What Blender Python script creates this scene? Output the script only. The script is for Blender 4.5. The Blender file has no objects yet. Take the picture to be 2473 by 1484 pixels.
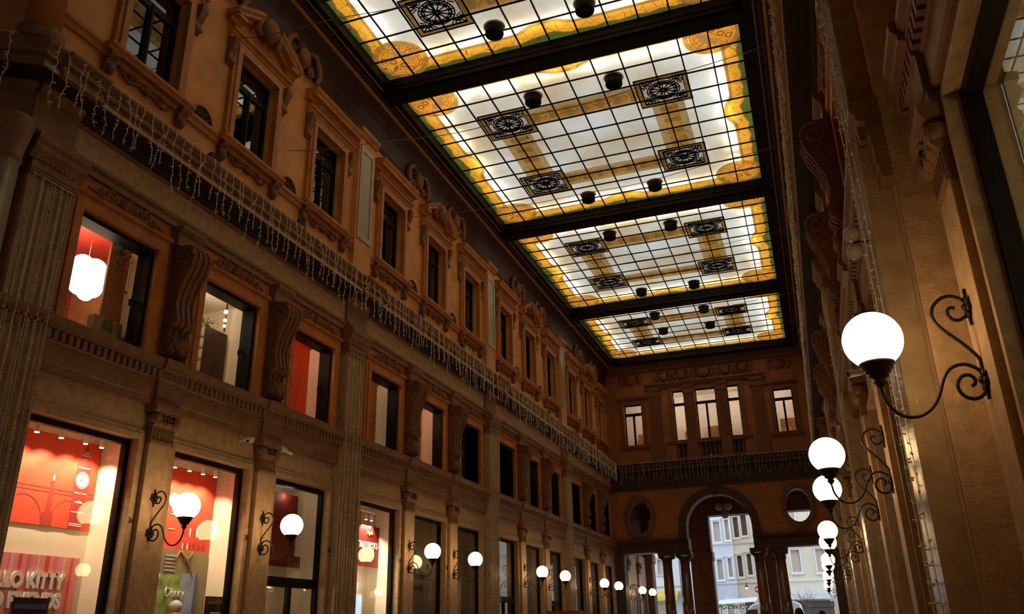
import bpy, bmesh, math, random
from mathutils import Vector, Matrix
from mathutils.geometry import tessellate_polygon
random.seed(7)
PI = math.pi
C = bpy.context.scene.collection
SC = bpy.context.scene

# ------------------------------------------------------------------ camera
CAM_H = 1.45
YAW, PITCH, ROLL, FPX = math.radians(19.312), math.radians(21.505), math.radians(-1.149), 1989.0
def _axes():
    f = Vector((-math.sin(YAW)*math.cos(PITCH), math.cos(YAW)*math.cos(PITCH), math.sin(PITCH)))
    r0 = Vector((math.cos(YAW), math.sin(YAW), 0)); u0 = r0.cross(f)
    r = math.cos(ROLL)*r0 + math.sin(ROLL)*u0
    u = -math.sin(ROLL)*r0 + math.cos(ROLL)*u0
    return r, u, f
_r, _u, _f = _axes()
cd = bpy.data.cameras.new('camera'); cam = bpy.data.objects.new('camera', cd); C.objects.link(cam)
cd.sensor_width = 36; cd.lens = FPX/2473*36; cd.clip_start = .05; cd.clip_end = 400
cam.matrix_world = Matrix(((_r.x, _u.x, -_f.x, 0), (_r.y, _u.y, -_f.y, 0), (_r.z, _u.z, -_f.z, CAM_H), (0, 0, 0, 1)))
SC.camera = cam

# ------------------------------------------------------------------ world, exposure
w = bpy.data.worlds.new('overcast_sky'); SC.world = w; w.use_nodes = True
w.node_tree.nodes['Background'].inputs[0].default_value = (.80, .90, 1.0, 1)
w.node_tree.nodes['Background'].inputs[1].default_value = 1.9
SC.view_settings.view_transform = 'Standard'; SC.view_settings.look = 'None'
SC.view_settings.exposure = 0.0; SC.view_settings.gamma = 1.0; SC.view_settings.use_curve_mapping = False
SC.cycles.use_denoising = True
SC.cycles.max_bounces = 6; SC.cycles.diffuse_bounces = 3; SC.cycles.glossy_bounces = 3
SC.cycles.transmission_bounces = 4; SC.cycles.transparent_max_bounces = 8
SC.cycles.sample_clamp_indirect = 6.0

GLOBE_RGB, GLOBE_POWER = (1.0, .63, .31), 10.5      # the opal lamp globes
SKY_GLASS = .50                                      # brightness of the backlit opal glass
TUBE_POWER = 40.0                                    # fluorescent tubes above the glass

FLOOD_FILL_POWER = 150.0                                  # added fill from the cornice floodlights; the right-hand ones are added too

# ------------------------------------------------------------------ materials
M = {}
def mat(name, col, rough=.7, var=.18, scale=6.0, metal=0.0, bump=.25, spec=.4, detail=6):
    m = bpy.data.materials.new(name); m.use_nodes = True; nt = m.node_tree; b = nt.nodes['Principled BSDF']
    b.inputs['Roughness'].default_value = rough; b.inputs['Metallic'].default_value = metal
    b.inputs['Specular IOR Level'].default_value = spec
    tc = nt.nodes.new('ShaderNodeTexCoord'); nz = nt.nodes.new('ShaderNodeTexNoise')
    nz.inputs['Scale'].default_value = scale; nz.inputs['Detail'].default_value = detail
    nt.links.new(tc.outputs['Object'], nz.inputs['Vector'])
    cr = nt.nodes.new('ShaderNodeValToRGB'); nt.links.new(nz.outputs['Fac'], cr.inputs['Fac'])
    a = cr.color_ramp.elements
    a[0].position, a[1].position = .3, .7
    a[0].color = [c*(1-var) for c in col] + [1]; a[1].color = [min(1, c*(1+var)) for c in col] + [1]
    nt.links.new(cr.outputs['Color'], b.inputs['Base Color'])
    if bump:
        n2 = nt.nodes.new('ShaderNodeTexNoise'); n2.inputs['Scale'].default_value = scale*5; n2.inputs['Detail'].default_value = 3
        nt.links.new(tc.outputs['Object'], n2.inputs['Vector'])
        bp = nt.nodes.new('ShaderNodeBump'); bp.inputs['Strength'].default_value = bump; bp.inputs['Distance'].default_value = .02
        nt.links.new(n2.outputs['Fac'], bp.inputs['Height']); nt.links.new(bp.outputs['Normal'], b.inputs['Normal'])
    M[name] = m; return m
def emis(name, col, s, base=None):
    m = bpy.data.materials.new(name); m.use_nodes = True; b = m.node_tree.nodes['Principled BSDF']
    b.inputs['Base Color'].default_value = (*(base or col), 1)
    b.inputs['Emission Color'].default_value = (*col, 1); b.inputs['Emission Strength'].default_value = s
    M[name] = m; return m
def glass(name, tint=(1, 1, 1), ior=1.5, rough=0.0, film=0.0, filmcol=(.3, .3, .3)):
    m = bpy.data.materials.new(name); m.use_nodes = True; nt = m.node_tree; nt.nodes.clear()
    out = nt.nodes.new('ShaderNodeOutputMaterial'); tr = nt.nodes.new('ShaderNodeBsdfTransparent'); gl = nt.nodes.new('ShaderNodeBsdfGlossy')
    tr.inputs[0].default_value = (*tint, 1); gl.inputs['Roughness'].default_value = rough
    fr = nt.nodes.new('ShaderNodeFresnel'); ge = nt.nodes.new('ShaderNodeNewGeometry'); ix = nt.nodes.new('ShaderNodeMix')   # a thin pane reflects alike from both sides
    ix.inputs['A'].default_value = ior; ix.inputs['B'].default_value = 1/ior
    nt.links.new(ge.outputs['Backfacing'], ix.inputs['Factor']); nt.links.new(ix.outputs['Result'], fr.inputs['IOR'])
    mx = nt.nodes.new('ShaderNodeMixShader')
    nt.links.new(fr.outputs[0], mx.inputs[0]); nt.links.new(tr.outputs[0], mx.inputs[1]); nt.links.new(gl.outputs[0], mx.inputs[2])
    nt.links.new(mx.outputs[0], out.inputs[0]); M[name] = m; return m
def opal(name, col, glow=1.0, trans=.55, line=None, lscale=3.0, vary=.10):
    """backlit glass: it glows with the light box behind it and lets the tubes' light through"""
    m = bpy.data.materials.new(name); m.use_nodes = True; nt = m.node_tree; nt.nodes.clear()
    out = nt.nodes.new('ShaderNodeOutputMaterial'); em = nt.nodes.new('ShaderNodeEmission'); tl = nt.nodes.new('ShaderNodeBsdfTranslucent')
    gs = nt.nodes.new('ShaderNodeBsdfGlossy'); gs.inputs['Roughness'].default_value = .15; gs.inputs[0].default_value = (.04, .04, .04, 1)
    tc = nt.nodes.new('ShaderNodeTexCoord'); nz = nt.nodes.new('ShaderNodeTexNoise'); nz.inputs['Scale'].default_value = .8; nz.inputs['Detail'].default_value = 4
    nt.links.new(tc.outputs['Object'], nz.inputs['Vector'])
    cr = nt.nodes.new('ShaderNodeValToRGB'); nt.links.new(nz.outputs['Fac'], cr.inputs['Fac'])
    e = cr.color_ramp.elements; e[0].position, e[1].position = .3, .7
    e[0].color = [c*(1-vary) for c in col] + [1]; e[1].color = [c*(1+vary) for c in col] + [1]
    last = cr.outputs['Color']
    if line:
        vo = nt.nodes.new('ShaderNodeTexVoronoi'); vo.feature = 'DISTANCE_TO_EDGE'; vo.inputs['Scale'].default_value = lscale
        nt.links.new(tc.outputs['Object'], vo.inputs['Vector'])
        lt = nt.nodes.new('ShaderNodeMath'); lt.operation = 'LESS_THAN'; lt.inputs[1].default_value = line
        nt.links.new(vo.outputs['Distance'], lt.inputs[0])
        mx = nt.nodes.new('ShaderNodeMixRGB'); mx.inputs[2].default_value = (.10, .05, .01, 1)
        nt.links.new(lt.outputs[0], mx.inputs[0]); nt.links.new(last, mx.inputs[1]); last = mx.outputs[0]
    nt.links.new(last, em.inputs[0]); em.inputs[1].default_value = glow*SKY_GLASS
    ml = nt.nodes.new('ShaderNodeMixRGB'); ml.blend_type = 'MULTIPLY'; ml.inputs[0].default_value = 1; ml.inputs[2].default_value = (trans, trans, trans, 1)
    nt.links.new(last, ml.inputs[1]); nt.links.new(ml.outputs[0], tl.inputs[0])
    a1 = nt.nodes.new('ShaderNodeAddShader'); a2 = nt.nodes.new('ShaderNodeAddShader')
    nt.links.new(em.outputs[0], a1.inputs[0]); nt.links.new(tl.outputs[0], a1.inputs[1])
    nt.links.new(a1.outputs[0], a2.inputs[0]); nt.links.new(gs.outputs[0], a2.inputs[1]); nt.links.new(a2.outputs[0], out.inputs[0])
    M[name] = m; return m

mat('travertine', (.52, .36, .20), .45, .2, 8.0, bump=.35, detail=9)
mat('pilaster_stone', (.44, .32, .18), .24, .2, 5.0, spec=.5)
mat('brown_stone', (.25, .135, .06), .5, .2, 5.0)
mat('orange_stone', (.52, .185, .034), .5, .2, 4.0)
mat('plaster', (.64, .305, .085), .55, .22, 1.6)
mat('surround_stone', (.46, .185, .045), .5, .22, 4.0)
mat('carved_stone', (.22, .10, .038), .6, .3, 9.0)
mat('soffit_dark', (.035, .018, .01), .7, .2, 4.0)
mat('grey_panel', (.34, .30, .20), .28, .12, 3.0, spec=.6)
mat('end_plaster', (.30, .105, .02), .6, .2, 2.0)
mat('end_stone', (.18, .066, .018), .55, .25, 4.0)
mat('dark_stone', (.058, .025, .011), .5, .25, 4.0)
mat('ceiling_paint', (.042, .018, .007), .5, .25, 2.0)
mat('ceiling_black', (.006, .004, .003), .5, .3, 2.0, spec=.15)
mat('gilt', (.50, .28, .06), .4, .25, 8.0, metal=.3)
mat('window_metal', (.010, .008, .008), .5, .2, 8.0, bump=0, spec=.15)
mat('iron', (.035, .024, .018), .45, .3, 20.0, metal=.4)
mat('cable_white', (.90, .85, .70), .5, .1, 9.0, bump=0)
mat('cable_grey', (.16, .13, .10), .6, .1, 9.0, bump=0)
mat('floor_stone', (.30, .22, .14), .25, .2, 2.0)
mat('cream_wall', (.86, .74, .55), .7, .03, 2.0, bump=.02)
mat('red_panel', (.80, .075, .03), .6, .08, 2.0, bump=0)
mat('red_dark', (.42, .035, .02), .6, .1, 3.0, bump=0)
mat('red_deep', (.22, .02, .016), .6, .1, 3.0, bump=0)
mat('maroon', (.30, .02, .025), .6, .1, 3.0, bump=0)
mat('pink', (.85, .28, .30), .6, .04, 3.0, bump=0)
mat('white_paint', (.85, .82, .76), .6, .04, 5.0, bump=0)
mat('dark_void', (.02, .016, .014), .8, .2, 2.0, bump=0)
mat('room_wall', (.70, .60, .50), .8, .04, 2.0, bump=0)
mat('dark_board', (.035, .022, .018), .6, .2, 4.0, bump=0)
mat('wood', (.35, .15, .05), .5, .2, 6.0)
mat('frost_film', (.20, .165, .105), .45, .14, 2.2, bump=.05)
mat('dark_film', (.07, .055, .06), .35, .2, 2.0, bump=0)
mat('ink', (.03, .025, .02), .6, .1, 3.0, bump=0)
mat('leaf', (.06, .12, .03), .6, .4, 20.0)
mat('cloth_blue', (.10, .16, .42), .7, .1, 5.0, bump=0)
mat('pale_grey', (.55, .53, .50), .6, .05, 4.0, bump=0)
mat('olive', (.30, .24, .12), .7, .08, 4.0, bump=0)
mat('outside_white', (.72, .74, .76), .8, .05, 1.0)
mat('outside_blue', (.56, .60, .67), .8, .06, 1.0)
mat('outside_beige', (.60, .52, .43), .8, .06, 1.0)
mat('outside_cream', (.70, .62, .50), .8, .05, 1.0)
mat('shutter', (.10, .08, .07), .7, .15, 12.0, bump=0)
mat('asphalt', (.16, .16, .17), .8, .2, 4.0)
mat('van_paint', (.82, .83, .85), .3, .02, 3.0, bump=0)
mat('rubber', (.03, .03, .03), .7, .1, 8.0, bump=0)
mat('skin', (.55, .32, .22), .6, .05, 10.0, bump=0)
mat('hair', (.03, .02, .015), .7, .3, 40.0, bump=0)
mat('coat_dark', (.03, .03, .04), .8, .2, 12.0, bump=0)
mat('coat_blue', (.05, .07, .14), .8, .2, 12.0, bump=0)
mat('coat_brown', (.16, .09, .05), .8, .2, 12.0, bump=0)
mat('bark', (.16, .12, .09), .8, .3, 20.0)
mat('sign_red', (.70, .03, .03), .5, .03, 4.0, bump=0)
mat('yellow', (.75, .55, .08), .6, .05, 4.0, bump=0)
mat('opal_off', (.55, .50, .44), .25, .03, 4.0, bump=0)
mat('iron_black', (.008, .006, .005), .6, .3, 20.0, bump=0, spec=.1)
mat('stripe_rose', (.78, .17, .22), .6, .04, 3.0, bump=0); mat('stripe_pale', (.88, .42, .42), .6, .04, 3.0, bump=0)
emis('globe', GLOBE_RGB, GLOBE_POWER, (.9, .88, .84))
emis('tube', (1.0, .93, .74), TUBE_POWER)
emis('spot_face', (1.0, .86, .62), 14.0)
emis('cloud', (1.0, .84, .60), 5.0)
emis('office_lamp', (1.0, .92, .80), 6.0)
emis('festive_bulb', (1.0, .62, .25), 2.5)
emis('screen', (.45, .62, 1.0), 1.2)
glass('pane'); glass('double_pane', (.5, .5, .5), 2.5); glass('dark_pane', (.55, .55, .55), 1.65)
opal('opal_cream', (.80, .78, .66), 1.0, .62, vary=.2)
crm = M['opal_cream'].node_tree.nodes['Color Ramp'].color_ramp.elements
crm[0].position, crm[1].position = .36, .64; crm[0].color = (.66, .55, .38, 1); crm[1].color = (.84, .90, .92, 1)
M['opal_cream'].node_tree.nodes['Noise Texture'].inputs['Scale'].default_value = .42
opal('opal_green', (.10, .15, .028), 1.0, .5, .012, 2.6, .3)
opal('opal_fan', (.66, .36, .07), .8, .45, .012, 4.0, .25)
opal('opal_frame', (.30, .17, .04), .8, .3, .014, 5.0, .2)
opal('opal_ring', (.62, .32, .055), .80, .4, .010, 3.4, .3)
opal('opal_amber', (.92, .44, .04), 1.0, .5, .010, 3.4, .2)
opal('opal_ochre', (.52, .27, .055), .70, .4, .010, 5.0, .2)
opal('opal_brown', (.40, .17, .05), .8, .4, .014, 6.0, .25)
opal('opal_tan', (.62, .42, .18), .75, .4)
opal('opal_rose', (.42, .15, .05), .8, .4)
opal('opal_mint', (.20, .28, .06), .8, .4)
opal('opal_grille', (.56, .48, .40), .85, .25)
mat('lead', (.008, .006, .004), .6, .2, 9.0, bump=0, spec=.1)

# ------------------------------------------------------------------ mesh builder
def frameL(s, d, z): return (XL+d, s, z)
def frameR(s, d, z): return (XR-d, s, z)
def frameN(s, d, z): return (XN-d, s, z)
def frameE(s, d, z): return (s, YE-d, z)
def frameW(s, d, z): return (s, d, z)
XL, XR, XN, YE = -9.62, 1.02, 1.33, 42.2
class MB:
    def __init__(self, fr=frameW): self.v = []; self.f = []; self.fr = fr; self.sm = []
    def add(self, vs, fs, smooth=False):
        n = len(self.v); self.v += [self.fr(*p) for p in vs]
        self.f += [[i+n for i in q] for q in fs]; self.sm += [smooth]*len(fs); return self
    def box(self, a0, a1, b0, b1, c0, c1):
        vs = [(x, y, z) for z in (c0, c1) for y in (b0, b1) for x in (a0, a1)]
        return self.add(vs, [(0, 2, 3, 1), (4, 5, 7, 6), (0, 1, 5, 4), (2, 6, 7, 3), (0, 4, 6, 2), (1, 3, 7, 5)])
    def loft(self, loops, cap=True, smooth=False, closed=True):
        n = len(loops[0]); vs = [p for l in loops for p in l]; fs = []
        for k in range(len(loops)-1):
            for i in range(n if closed else n-1):
                j = (i+1) % n; fs.append((k*n+i, k*n+j, (k+1)*n+j, (k+1)*n+i))
        self.add(vs, fs, smooth)
        if cap and closed:
            self.add(loops[0], [tuple(range(n-1, -1, -1))]); self.add(loops[-1], [tuple(range(n))])
        return self
    def prof_s(self, prof, s0, s1):        # profile in (d, z) run along s
        return self.loft([[(s, d, z) for d, z in prof] for s in (s0, s1)])
    def prof_z(self, prof, z0, z1):        # outline in (s, d) run up z
        return self.loft([[(s, d, z) for s, d in prof] for z in (z0, z1)])
    def prof_d(self, prof, d0, d1):        # outline in (s, z) run outward
        return self.loft([[(s, d, z) for s, z in prof] for d in (d0, d1)])
    def lathe(self, c, prof, n=20, axis='z', smooth=True, cap=True):
        loops = []
        for r, h in prof:
            l = []
            for i in range(n):
                a = 2*PI*i/n; x, y = r*math.cos(a), r*math.sin(a)
                l.append({'z': (c[0]+x, c[1]+y, c[2]+h), 'd': (c[0]+x, c[1]+h, c[2]+y), 's': (c[0]+h, c[1]+x, c[2]+y)}[axis])
            loops.append(l)
        return self.loft(loops, cap, smooth)
    def ball(self, c, r, n=20, m=12, top=1.0, bot=-1.0):
        rx, ry, rz = r if isinstance(r, tuple) else (r, r, r)
        loops = []
        for k in range(m+1):
            t = bot+(top-bot)*k/m
            a = math.asin(max(-1, min(1, t))) if False else (math.asin(bot)+(math.asin(top)-math.asin(bot))*k/m)
            q = max(.002, math.cos(a))
            loops.append([(c[0]+rx*q*math.cos(2*PI*i/n), c[1]+ry*q*math.sin(2*PI*i/n), c[2]+rz*math.sin(a)) for i in range(n)])
        return self.loft(loops, True, True)
    def tube(self, pts, r, n=6, cap=True):
        P = [Vector(p) for p in pts]; loops = []; prev = None
        for i, p in enumerate(P):
            t = (P[min(i+1, len(P)-1)]-P[max(i-1, 0)])
            t = t.normalized() if t.length > 1e-9 else Vector((0, 0, 1))
            if prev is None:
                a = t.cross(Vector((0, 0, 1)))
                if a.length < .1: a = t.cross(Vector((1, 0, 0)))
            else: a = prev-t*prev.dot(t)
            a.normalize(); prev = a; b = t.cross(a); rr = r[i] if isinstance(r, (list, tuple)) else r
            loops.append([tuple(p+rr*(math.cos(2*PI*k/n)*a+math.sin(2*PI*k/n)*b)) for k in range(n)])
        return self.loft(loops, cap, True)
    def slab(self, outer, holes, d0, d1):
        """plate in the (s, z) plane with holes, from depth d0 (back) to d1 (front)"""
        loops = [outer]+holes; flat = [p for l in loops for p in l]
        tris = tessellate_polygon([[Vector((s, z, 0)) for s, z in l] for l in loops])
        for d in (d0, d1): self.add([(s, d, z) for s, z in flat], [tuple(t) for t in tris])
        for l in loops:
            n = len(l)
            self.add([(s, d, z) for d in (d0, d1) for s, z in l], [(i, (i+1) % n, n+(i+1) % n, n+i) for i in range(n)])
        return self
    def flat(self, outer, holes, h):
        """single sheet in the (s, d) plane at height h"""
        loops = [outer]+holes; flat = [p for l in loops for p in l]
        tris = tessellate_polygon([[Vector((s, d, 0)) for s, d in l] for l in loops])
        return self.add([(s, d, h) for s, d in flat], [tuple(t) for t in tris])
    def build(self, name, m, parent=None, bevel=0):
        me = bpy.data.meshes.new(name)
        o = bpy.data.objects.new(name, me); C.objects.link(o)
        off = Vector((0, 0, 0)); vs = self.v
        if parent:
            q = parent
            while q: off += q.location; q = q.parent
            o.parent = parent
        else:
            off = Vector([ (min(p[i] for p in vs)+max(p[i] for p in vs))/2 for i in range(3)])
            off.z = min(p[2] for p in vs); o.location = off
        me.from_pydata([tuple(Vector(p)-off) for p in vs], [], self.f)
        me.polygons.foreach_set('use_smooth', self.sm)
        b = bmesh.new(); b.from_mesh(me); bmesh.ops.remove_doubles(b, verts=b.verts, dist=.0004)
        bmesh.ops.recalc_face_normals(b, faces=b.faces); b.to_mesh(me); b.free()
        me.materials.append(M[m] if isinstance(m, str) else m)
        if bevel:
            bv = o.modifiers.new('bevel', 'BEVEL'); bv.width = bevel; bv.segments = 2; bv.limit_method = 'ANGLE'
        return o

def tag(o, label, cat, group=None, kind=None):
    o['label'] = label; o['category'] = cat
    if group: o['group'] = group
    if kind: o['kind'] = kind
    return o
def thing(name, label, cat, loc, group=None):
    o = bpy.data.objects.new(name, None); C.objects.link(o); o.location = loc; o.empty_display_size = .2
    return tag(o, label, cat, group)
def struct(o): o['kind'] = 'structure'; return o
def empty_struct(name, loc):
    o = bpy.data.objects.new(name, None); C.objects.link(o); o.location = loc; o['kind'] = 'structure'; return o
KIDS = {}
def copy_tree(o, shift=(0, 0, 0), label=None, parent=None):
    c = o.copy(); C.objects.link(c)
    if parent: c.parent = parent
    else: c.location = o.location+Vector(shift)
    if label: c['label'] = label
    for ch in list(o.children): copy_tree(ch, parent=c)
    return c
ORD = ['first', 'second', 'third', 'fourth', 'fifth', 'sixth', 'seventh', 'eighth', 'ninth', 'tenth', 'eleventh', 'twelfth', 'thirteenth']
def text(body, size, loc, rot, m, parent, name='lettering', align='LEFT', extrude=.008, sx=1.0, shear=0.0, bold=0.0):
    cu = bpy.data.curves.new(name, 'FONT'); cu.body = body; cu.size = size; cu.extrude = extrude; cu.align_x = align; cu.shear = shear; cu.offset = bold
    o = bpy.data.objects.new(name, cu); C.objects.link(o); cu.materials.append(M[m]); o.scale = (sx, 1, 1)
    off = Vector((0, 0, 0)); q = parent
    while q: off += q.location; q = q.parent
    o.location = Vector(loc)-off; o.rotation_euler = rot
    if parent: o.parent = parent
    bpy.context.view_layer.update()
    me = bpy.data.meshes.new_from_object(o.evaluated_get(bpy.context.evaluated_depsgraph_get()))
    q = bpy.data.objects.new(name, me); C.objects.link(q); q.parent = parent; q.location = o.location; q.rotation_euler = o.rotation_euler; q.scale = o.scale
    bpy.data.objects.remove(o)
    return q
ROT_L = (PI/2, 0, PI/2)
def spiral(cx, cz, r0, r1, a0, turns, n=20, d=0.0, sgn=1):
    return [(cx+(r0+(r1-r0)*i/n)*math.cos(a0+sgn*2*PI*turns*i/n), d, cz+(r0+(r1-r0)*i/n)*math.sin(a0+sgn*2*PI*turns*i/n)) for i in range(n+1)]
# ================================================================== the setting
P, YP0, YM0 = 8.785, 7.255, 11.65
YP = [YP0+P*k for k in range(4)]                 # fluted pilasters
YM = [YM0+P*b for b in range(4)]                 # bay centres
WIN = [YM[b]+2.77*j for b in range(4) for j in (-1, 0, 1)]
GAP = [YM[b]+1.385*j for b in range(4) for j in (-1, 1)]
def rect(s0, s1, z0, z1): return [(s0, z0), (s1, z0), (s1, z1), (s0, z1)]
CEIL = 14.6
struct(MB().box(-16, 8, -8, 52, -.3, 0).build('floor', 'floor_stone'))
wn = [0]
def next_window(): wn[0] += 1; return f'window_{wn[0]}'
tn = [0]
def trim(mb, m, bevel=0): tn[0] += 1; return struct(mb.build(f'trim_{tn[0]}', m, bevel=bevel))

CORNICE = [(0, 8.0), (.06, 8.0), (.06, 8.1), (.1, 8.14), (.1, 8.2), (.03, 8.22), (.03, 8.66), (.08, 8.7), (.08, 8.74), (.13, 8.8), (.13, 8.86),
           (.47, 8.88), (.47, 8.96), (.43, 8.97), (.43, 9.05), (.50, 9.07), (.50, 9.12), (.46, 9.13), (.47, 9.17), (.56, 9.24), (.56, 9.28), (0, 9.3)]
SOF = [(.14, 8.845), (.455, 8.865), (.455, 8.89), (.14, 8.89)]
SILLBAND = [(0, 4.88), (.09, 4.88), (.09, 4.98), (.11, 5.0), (.11, 5.28), (.13, 5.3), (.13, 5.43), (.20, 5.45), (.20, 5.5), (.24, 5.55), (.24, 5.62), (0, 5.66)]
def shifted(prof, e): return [(d+e if d > 0 else d, z) for d, z in prof]
for side, fr, s0 in (('left', frameL, 6.95), ('right', frameR, 6.62)):
    mk = .5445 if side == 'left' else 0                    # the left mouldings are mitred at the turned corner
    mit = lambda pf: [[(s0-mk*d, d, z) for d, z in pf], [(42.19, d, z) for d, z in pf]]
    lo = MB(fr).slab(rect(s0, 42.2, 0, 4.9), [rect(s-.98, s+.98, .02, 4.31) for s in WIN], -.25, 0); struct(lo.build('wall_'+side, 'travertine'))
    me = MB(fr).slab(rect(s0, 42.2, 4.9, 8.1), [rect(s-.78, s+.78, 5.66, 7.42) for s in WIN], -.3, 0); struct(me.build(f'wall_{side}_mezzanine', 'orange_stone'))
    up = MB(fr).slab(rect(s0, 42.2, 8.1, 14.9), [rect(s-.62, s+.62, 10.35, 12.42) for s in WIN], -.3, 0); struct(up.build(f'wall_{side}_upper', 'plaster'))
    t = MB(fr).loft(mit(SILLBAND))
    for g in GAP: t.prof_s(shifted(SILLBAND[1:-1], .05)+[(0, 5.66), (0, 4.88)], g-.28, g+.28)
    trim(t, 'brown_stone')
    t = MB(fr)                                            # row of dentils under the mezzanine sill
    s = s0+.1
    while s < 42.1: t.box(s, s+.07, .12, .19, 5.30, 5.43); s += .125
    trim(t, 'brown_stone')
    t = MB(fr).loft(mit(CORNICE))
    for y in YP: t.prof_s(shifted(CORNICE[1:-1], .07)+[(0, 9.3), (0, 8.0)], max(s0+.02, y-.46), y+.46)
    trim(t, 'brown_stone')
    trim(MB(fr).prof_s([(0, 8.24), (.036, 8.24), (.036, 8.64), (0, 8.64)], s0+.01, 42.19), 'travertine')       # pale frieze
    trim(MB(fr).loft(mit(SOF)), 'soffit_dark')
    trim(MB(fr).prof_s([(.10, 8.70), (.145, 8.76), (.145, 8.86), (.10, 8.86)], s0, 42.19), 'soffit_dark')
    trim(MB(fr).loft(mit([(.46, 8.885), (.478, 8.885), (.478, 8.95), (.46, 8.95)])), 'travertine')
    t = MB(fr).prof_s([(0, 10.12), (.05, 10.12), (.07, 10.2), (.11, 10.24), (.11, 10.30), (0, 10.33)], s0, 42.2)
    t.prof_s([(0, 9.28), (.06, 9.28), (.06, 9.5), (.03, 9.54), (0, 9.56)], s0, 42.2); trim(t, 'surround_stone')
    # crown moulding and soffit up to the skylight
    t = MB(fr).prof_s([(0, 13.58), (.05, 13.58), (.07, 13.64), (.05, 13.70), (.06, 13.95), (.12, 14.16), (.24, 14.36), (.40, 14.49), (.45, 14.51), (.45, 14.56), (.51, 14.58), (.51, 14.55), (.57, 14.57), (.57, 14.60), (.63, 14.58), (.63, 14.62), (.70, 14.60), (.72, 14.64), (0, 14.8)], s0, 42.2); trim(t, 'ceiling_paint')
    trim(MB(fr).prof_s([(.40, 14.475), (.465, 14.50), (.465, 14.53), (.40, 14.53)], s0, 42.2), 'gilt')
    trim(MB(fr).prof_s([(.66, 14.575), (.715, 14.59), (.715, 14.61), (.66, 14.61)], s0, 42.2), 'gilt')
    # stone panels of the shop storey: moulded frame round every opening
    t = MB(fr)
    for s in WIN:
        t.slab(rect(s-1.12, s+1.12, .0, 4.46), [rect(s-.98, s+.98, .02, 4.31)], 0, .035)
        t.slab(rect(s-1.06, s+1.06, .01, 4.40), [rect(s-.98, s+.98, .02, 4.31)], .035, .055)
    trim(t, 'travertine')
    t = MB(fr)
    for s in WIN:
        t.slab(rect(s-1.02, s+1.02, 5.62, 7.66), [rect(s-.78, s+.78, 5.66, 7.42)], 0, .06)
        t.slab(rect(s-.92, s+.92, 5.64, 7.56), [rect(s-.78, s+.78, 5.66, 7.42)], .06, .085)
        t.prof_s([(0, 7.64), (.10, 7.66), (.12, 7.72), (0, 7.74)], s-1.05, s+1.05)
    trim(t, 'orange_stone')

# ceiling round and between the skylights
GX0, GX1 = -8.78, -.02
YFAR = [15.77+P*k for k in range(3)]+[41.35]
YNEAR = [8.2]+[16.36+P*k for k in range(3)]
c = MB().box(XL-.3, -9.12, 6.3, 42.5, CEIL, 15.9).box(.20, XR+.4, 6.3, 42.5, CEIL, 15.9)
struct(c.build('ceiling', 'ceiling_paint'))
t = MB().box(-8.93, GX0, 6.3, 42.5, 14.58, 15.9).box(GX1, .34, 6.3, 42.5, 14.58, 15.9).box(GX0, GX1, 41.35, 42.5, 14.56, 15.9).box(GX0, GX1, 6.3, 8.2, 14.5, 15.9)
trim(t, 'ceiling_black')
bn = 0
for k in range(3):
    y0, y1 = YFAR[k], YNEAR[k+1]
    b = MB().box(-9.0, .1, y0, y1, 14.50, 15.9).box(-9.0, .1, y0+.08, y1-.06, 14.45, 14.50).box(-9.0, .1, y0-.03, y0+.06, 14.62, 14.72)
    o = b.build('ceiling_beam', 'ceiling_black', bevel=.01)
    tag(o, f'dark ceiling beam between stained glass skylights, {ORD[k]} from the camera', 'beam', 'dark beams between the skylights')
lb = MB().box(GX0-.3, GX1+.3, 6.3, 42.5, 15.9, 16.1); struct(lb.build('ceiling_light_box', 'olive'))

# ================================================================== windows of the side walls
def shop_frame(fr, s, door=False):
    r = empty_struct(next_window(), fr(s, 0, 0))
    f = MB(fr).slab(rect(s-.98, s+.98, .02, 4.31), [rect(s-.90, s+.90, .10, 4.22)], -.20, -.10)
    if door:
        f.box(s-.92, s+.92, -.19, -.11, 2.32, 2.50).box(s-.06, s+.06, -.19, -.11, .08, 2.34)
    f.build('frame', 'window_metal', r)
    MB(fr).box(s-.91, s+.91, -.158, -.15, .09, 4.23).build('pane', 'pane', r)
    return r
def mezz_frame(fr, s, handle=True, dark=False):
    r = empty_struct(next_window(), fr(s, 0, 0))
    MB(fr).slab(rect(s-.78, s+.78, 5.66, 7.42), [rect(s-.715, s+.715, 5.70, 7.35)], -.28, -.01).build('frame', 'window_metal', r)
    MB(fr).box(s-.72, s+.72, -.228, -.22, 5.69, 7.36).build('pane', 'dark_pane' if dark else 'pane', r)
    if handle:
        MB(fr).box(s+.60, s+.72, -.21, -.19, 6.50, 6.53).box(s+.60, s+.63, -.21, -.19, 6.42, 6.53).build('handle', 'window_metal', r)
    return r
def upper_frame(fr, s):
    r = empty_struct(next_window(), fr(s, 0, 0))
    f = MB(fr).slab(rect(s-.62, s+.62, 10.35, 12.42), [rect(s-.55, s-.06, 10.43, 11.84), rect(s+.06, s+.55, 10.43, 11.84), rect(s-.55, s+.55, 11.97, 12.35)], -.22, -.13)
    f.box(s-.02, s+.02, -.13, -.10, 10.37, 11.92); f.build('frame', 'window_metal', r)
    MB(fr).box(s-.56, s+.56, -.18, -.173, 10.42, 12.36).build('pane', 'double_pane', r)
    return r
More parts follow.
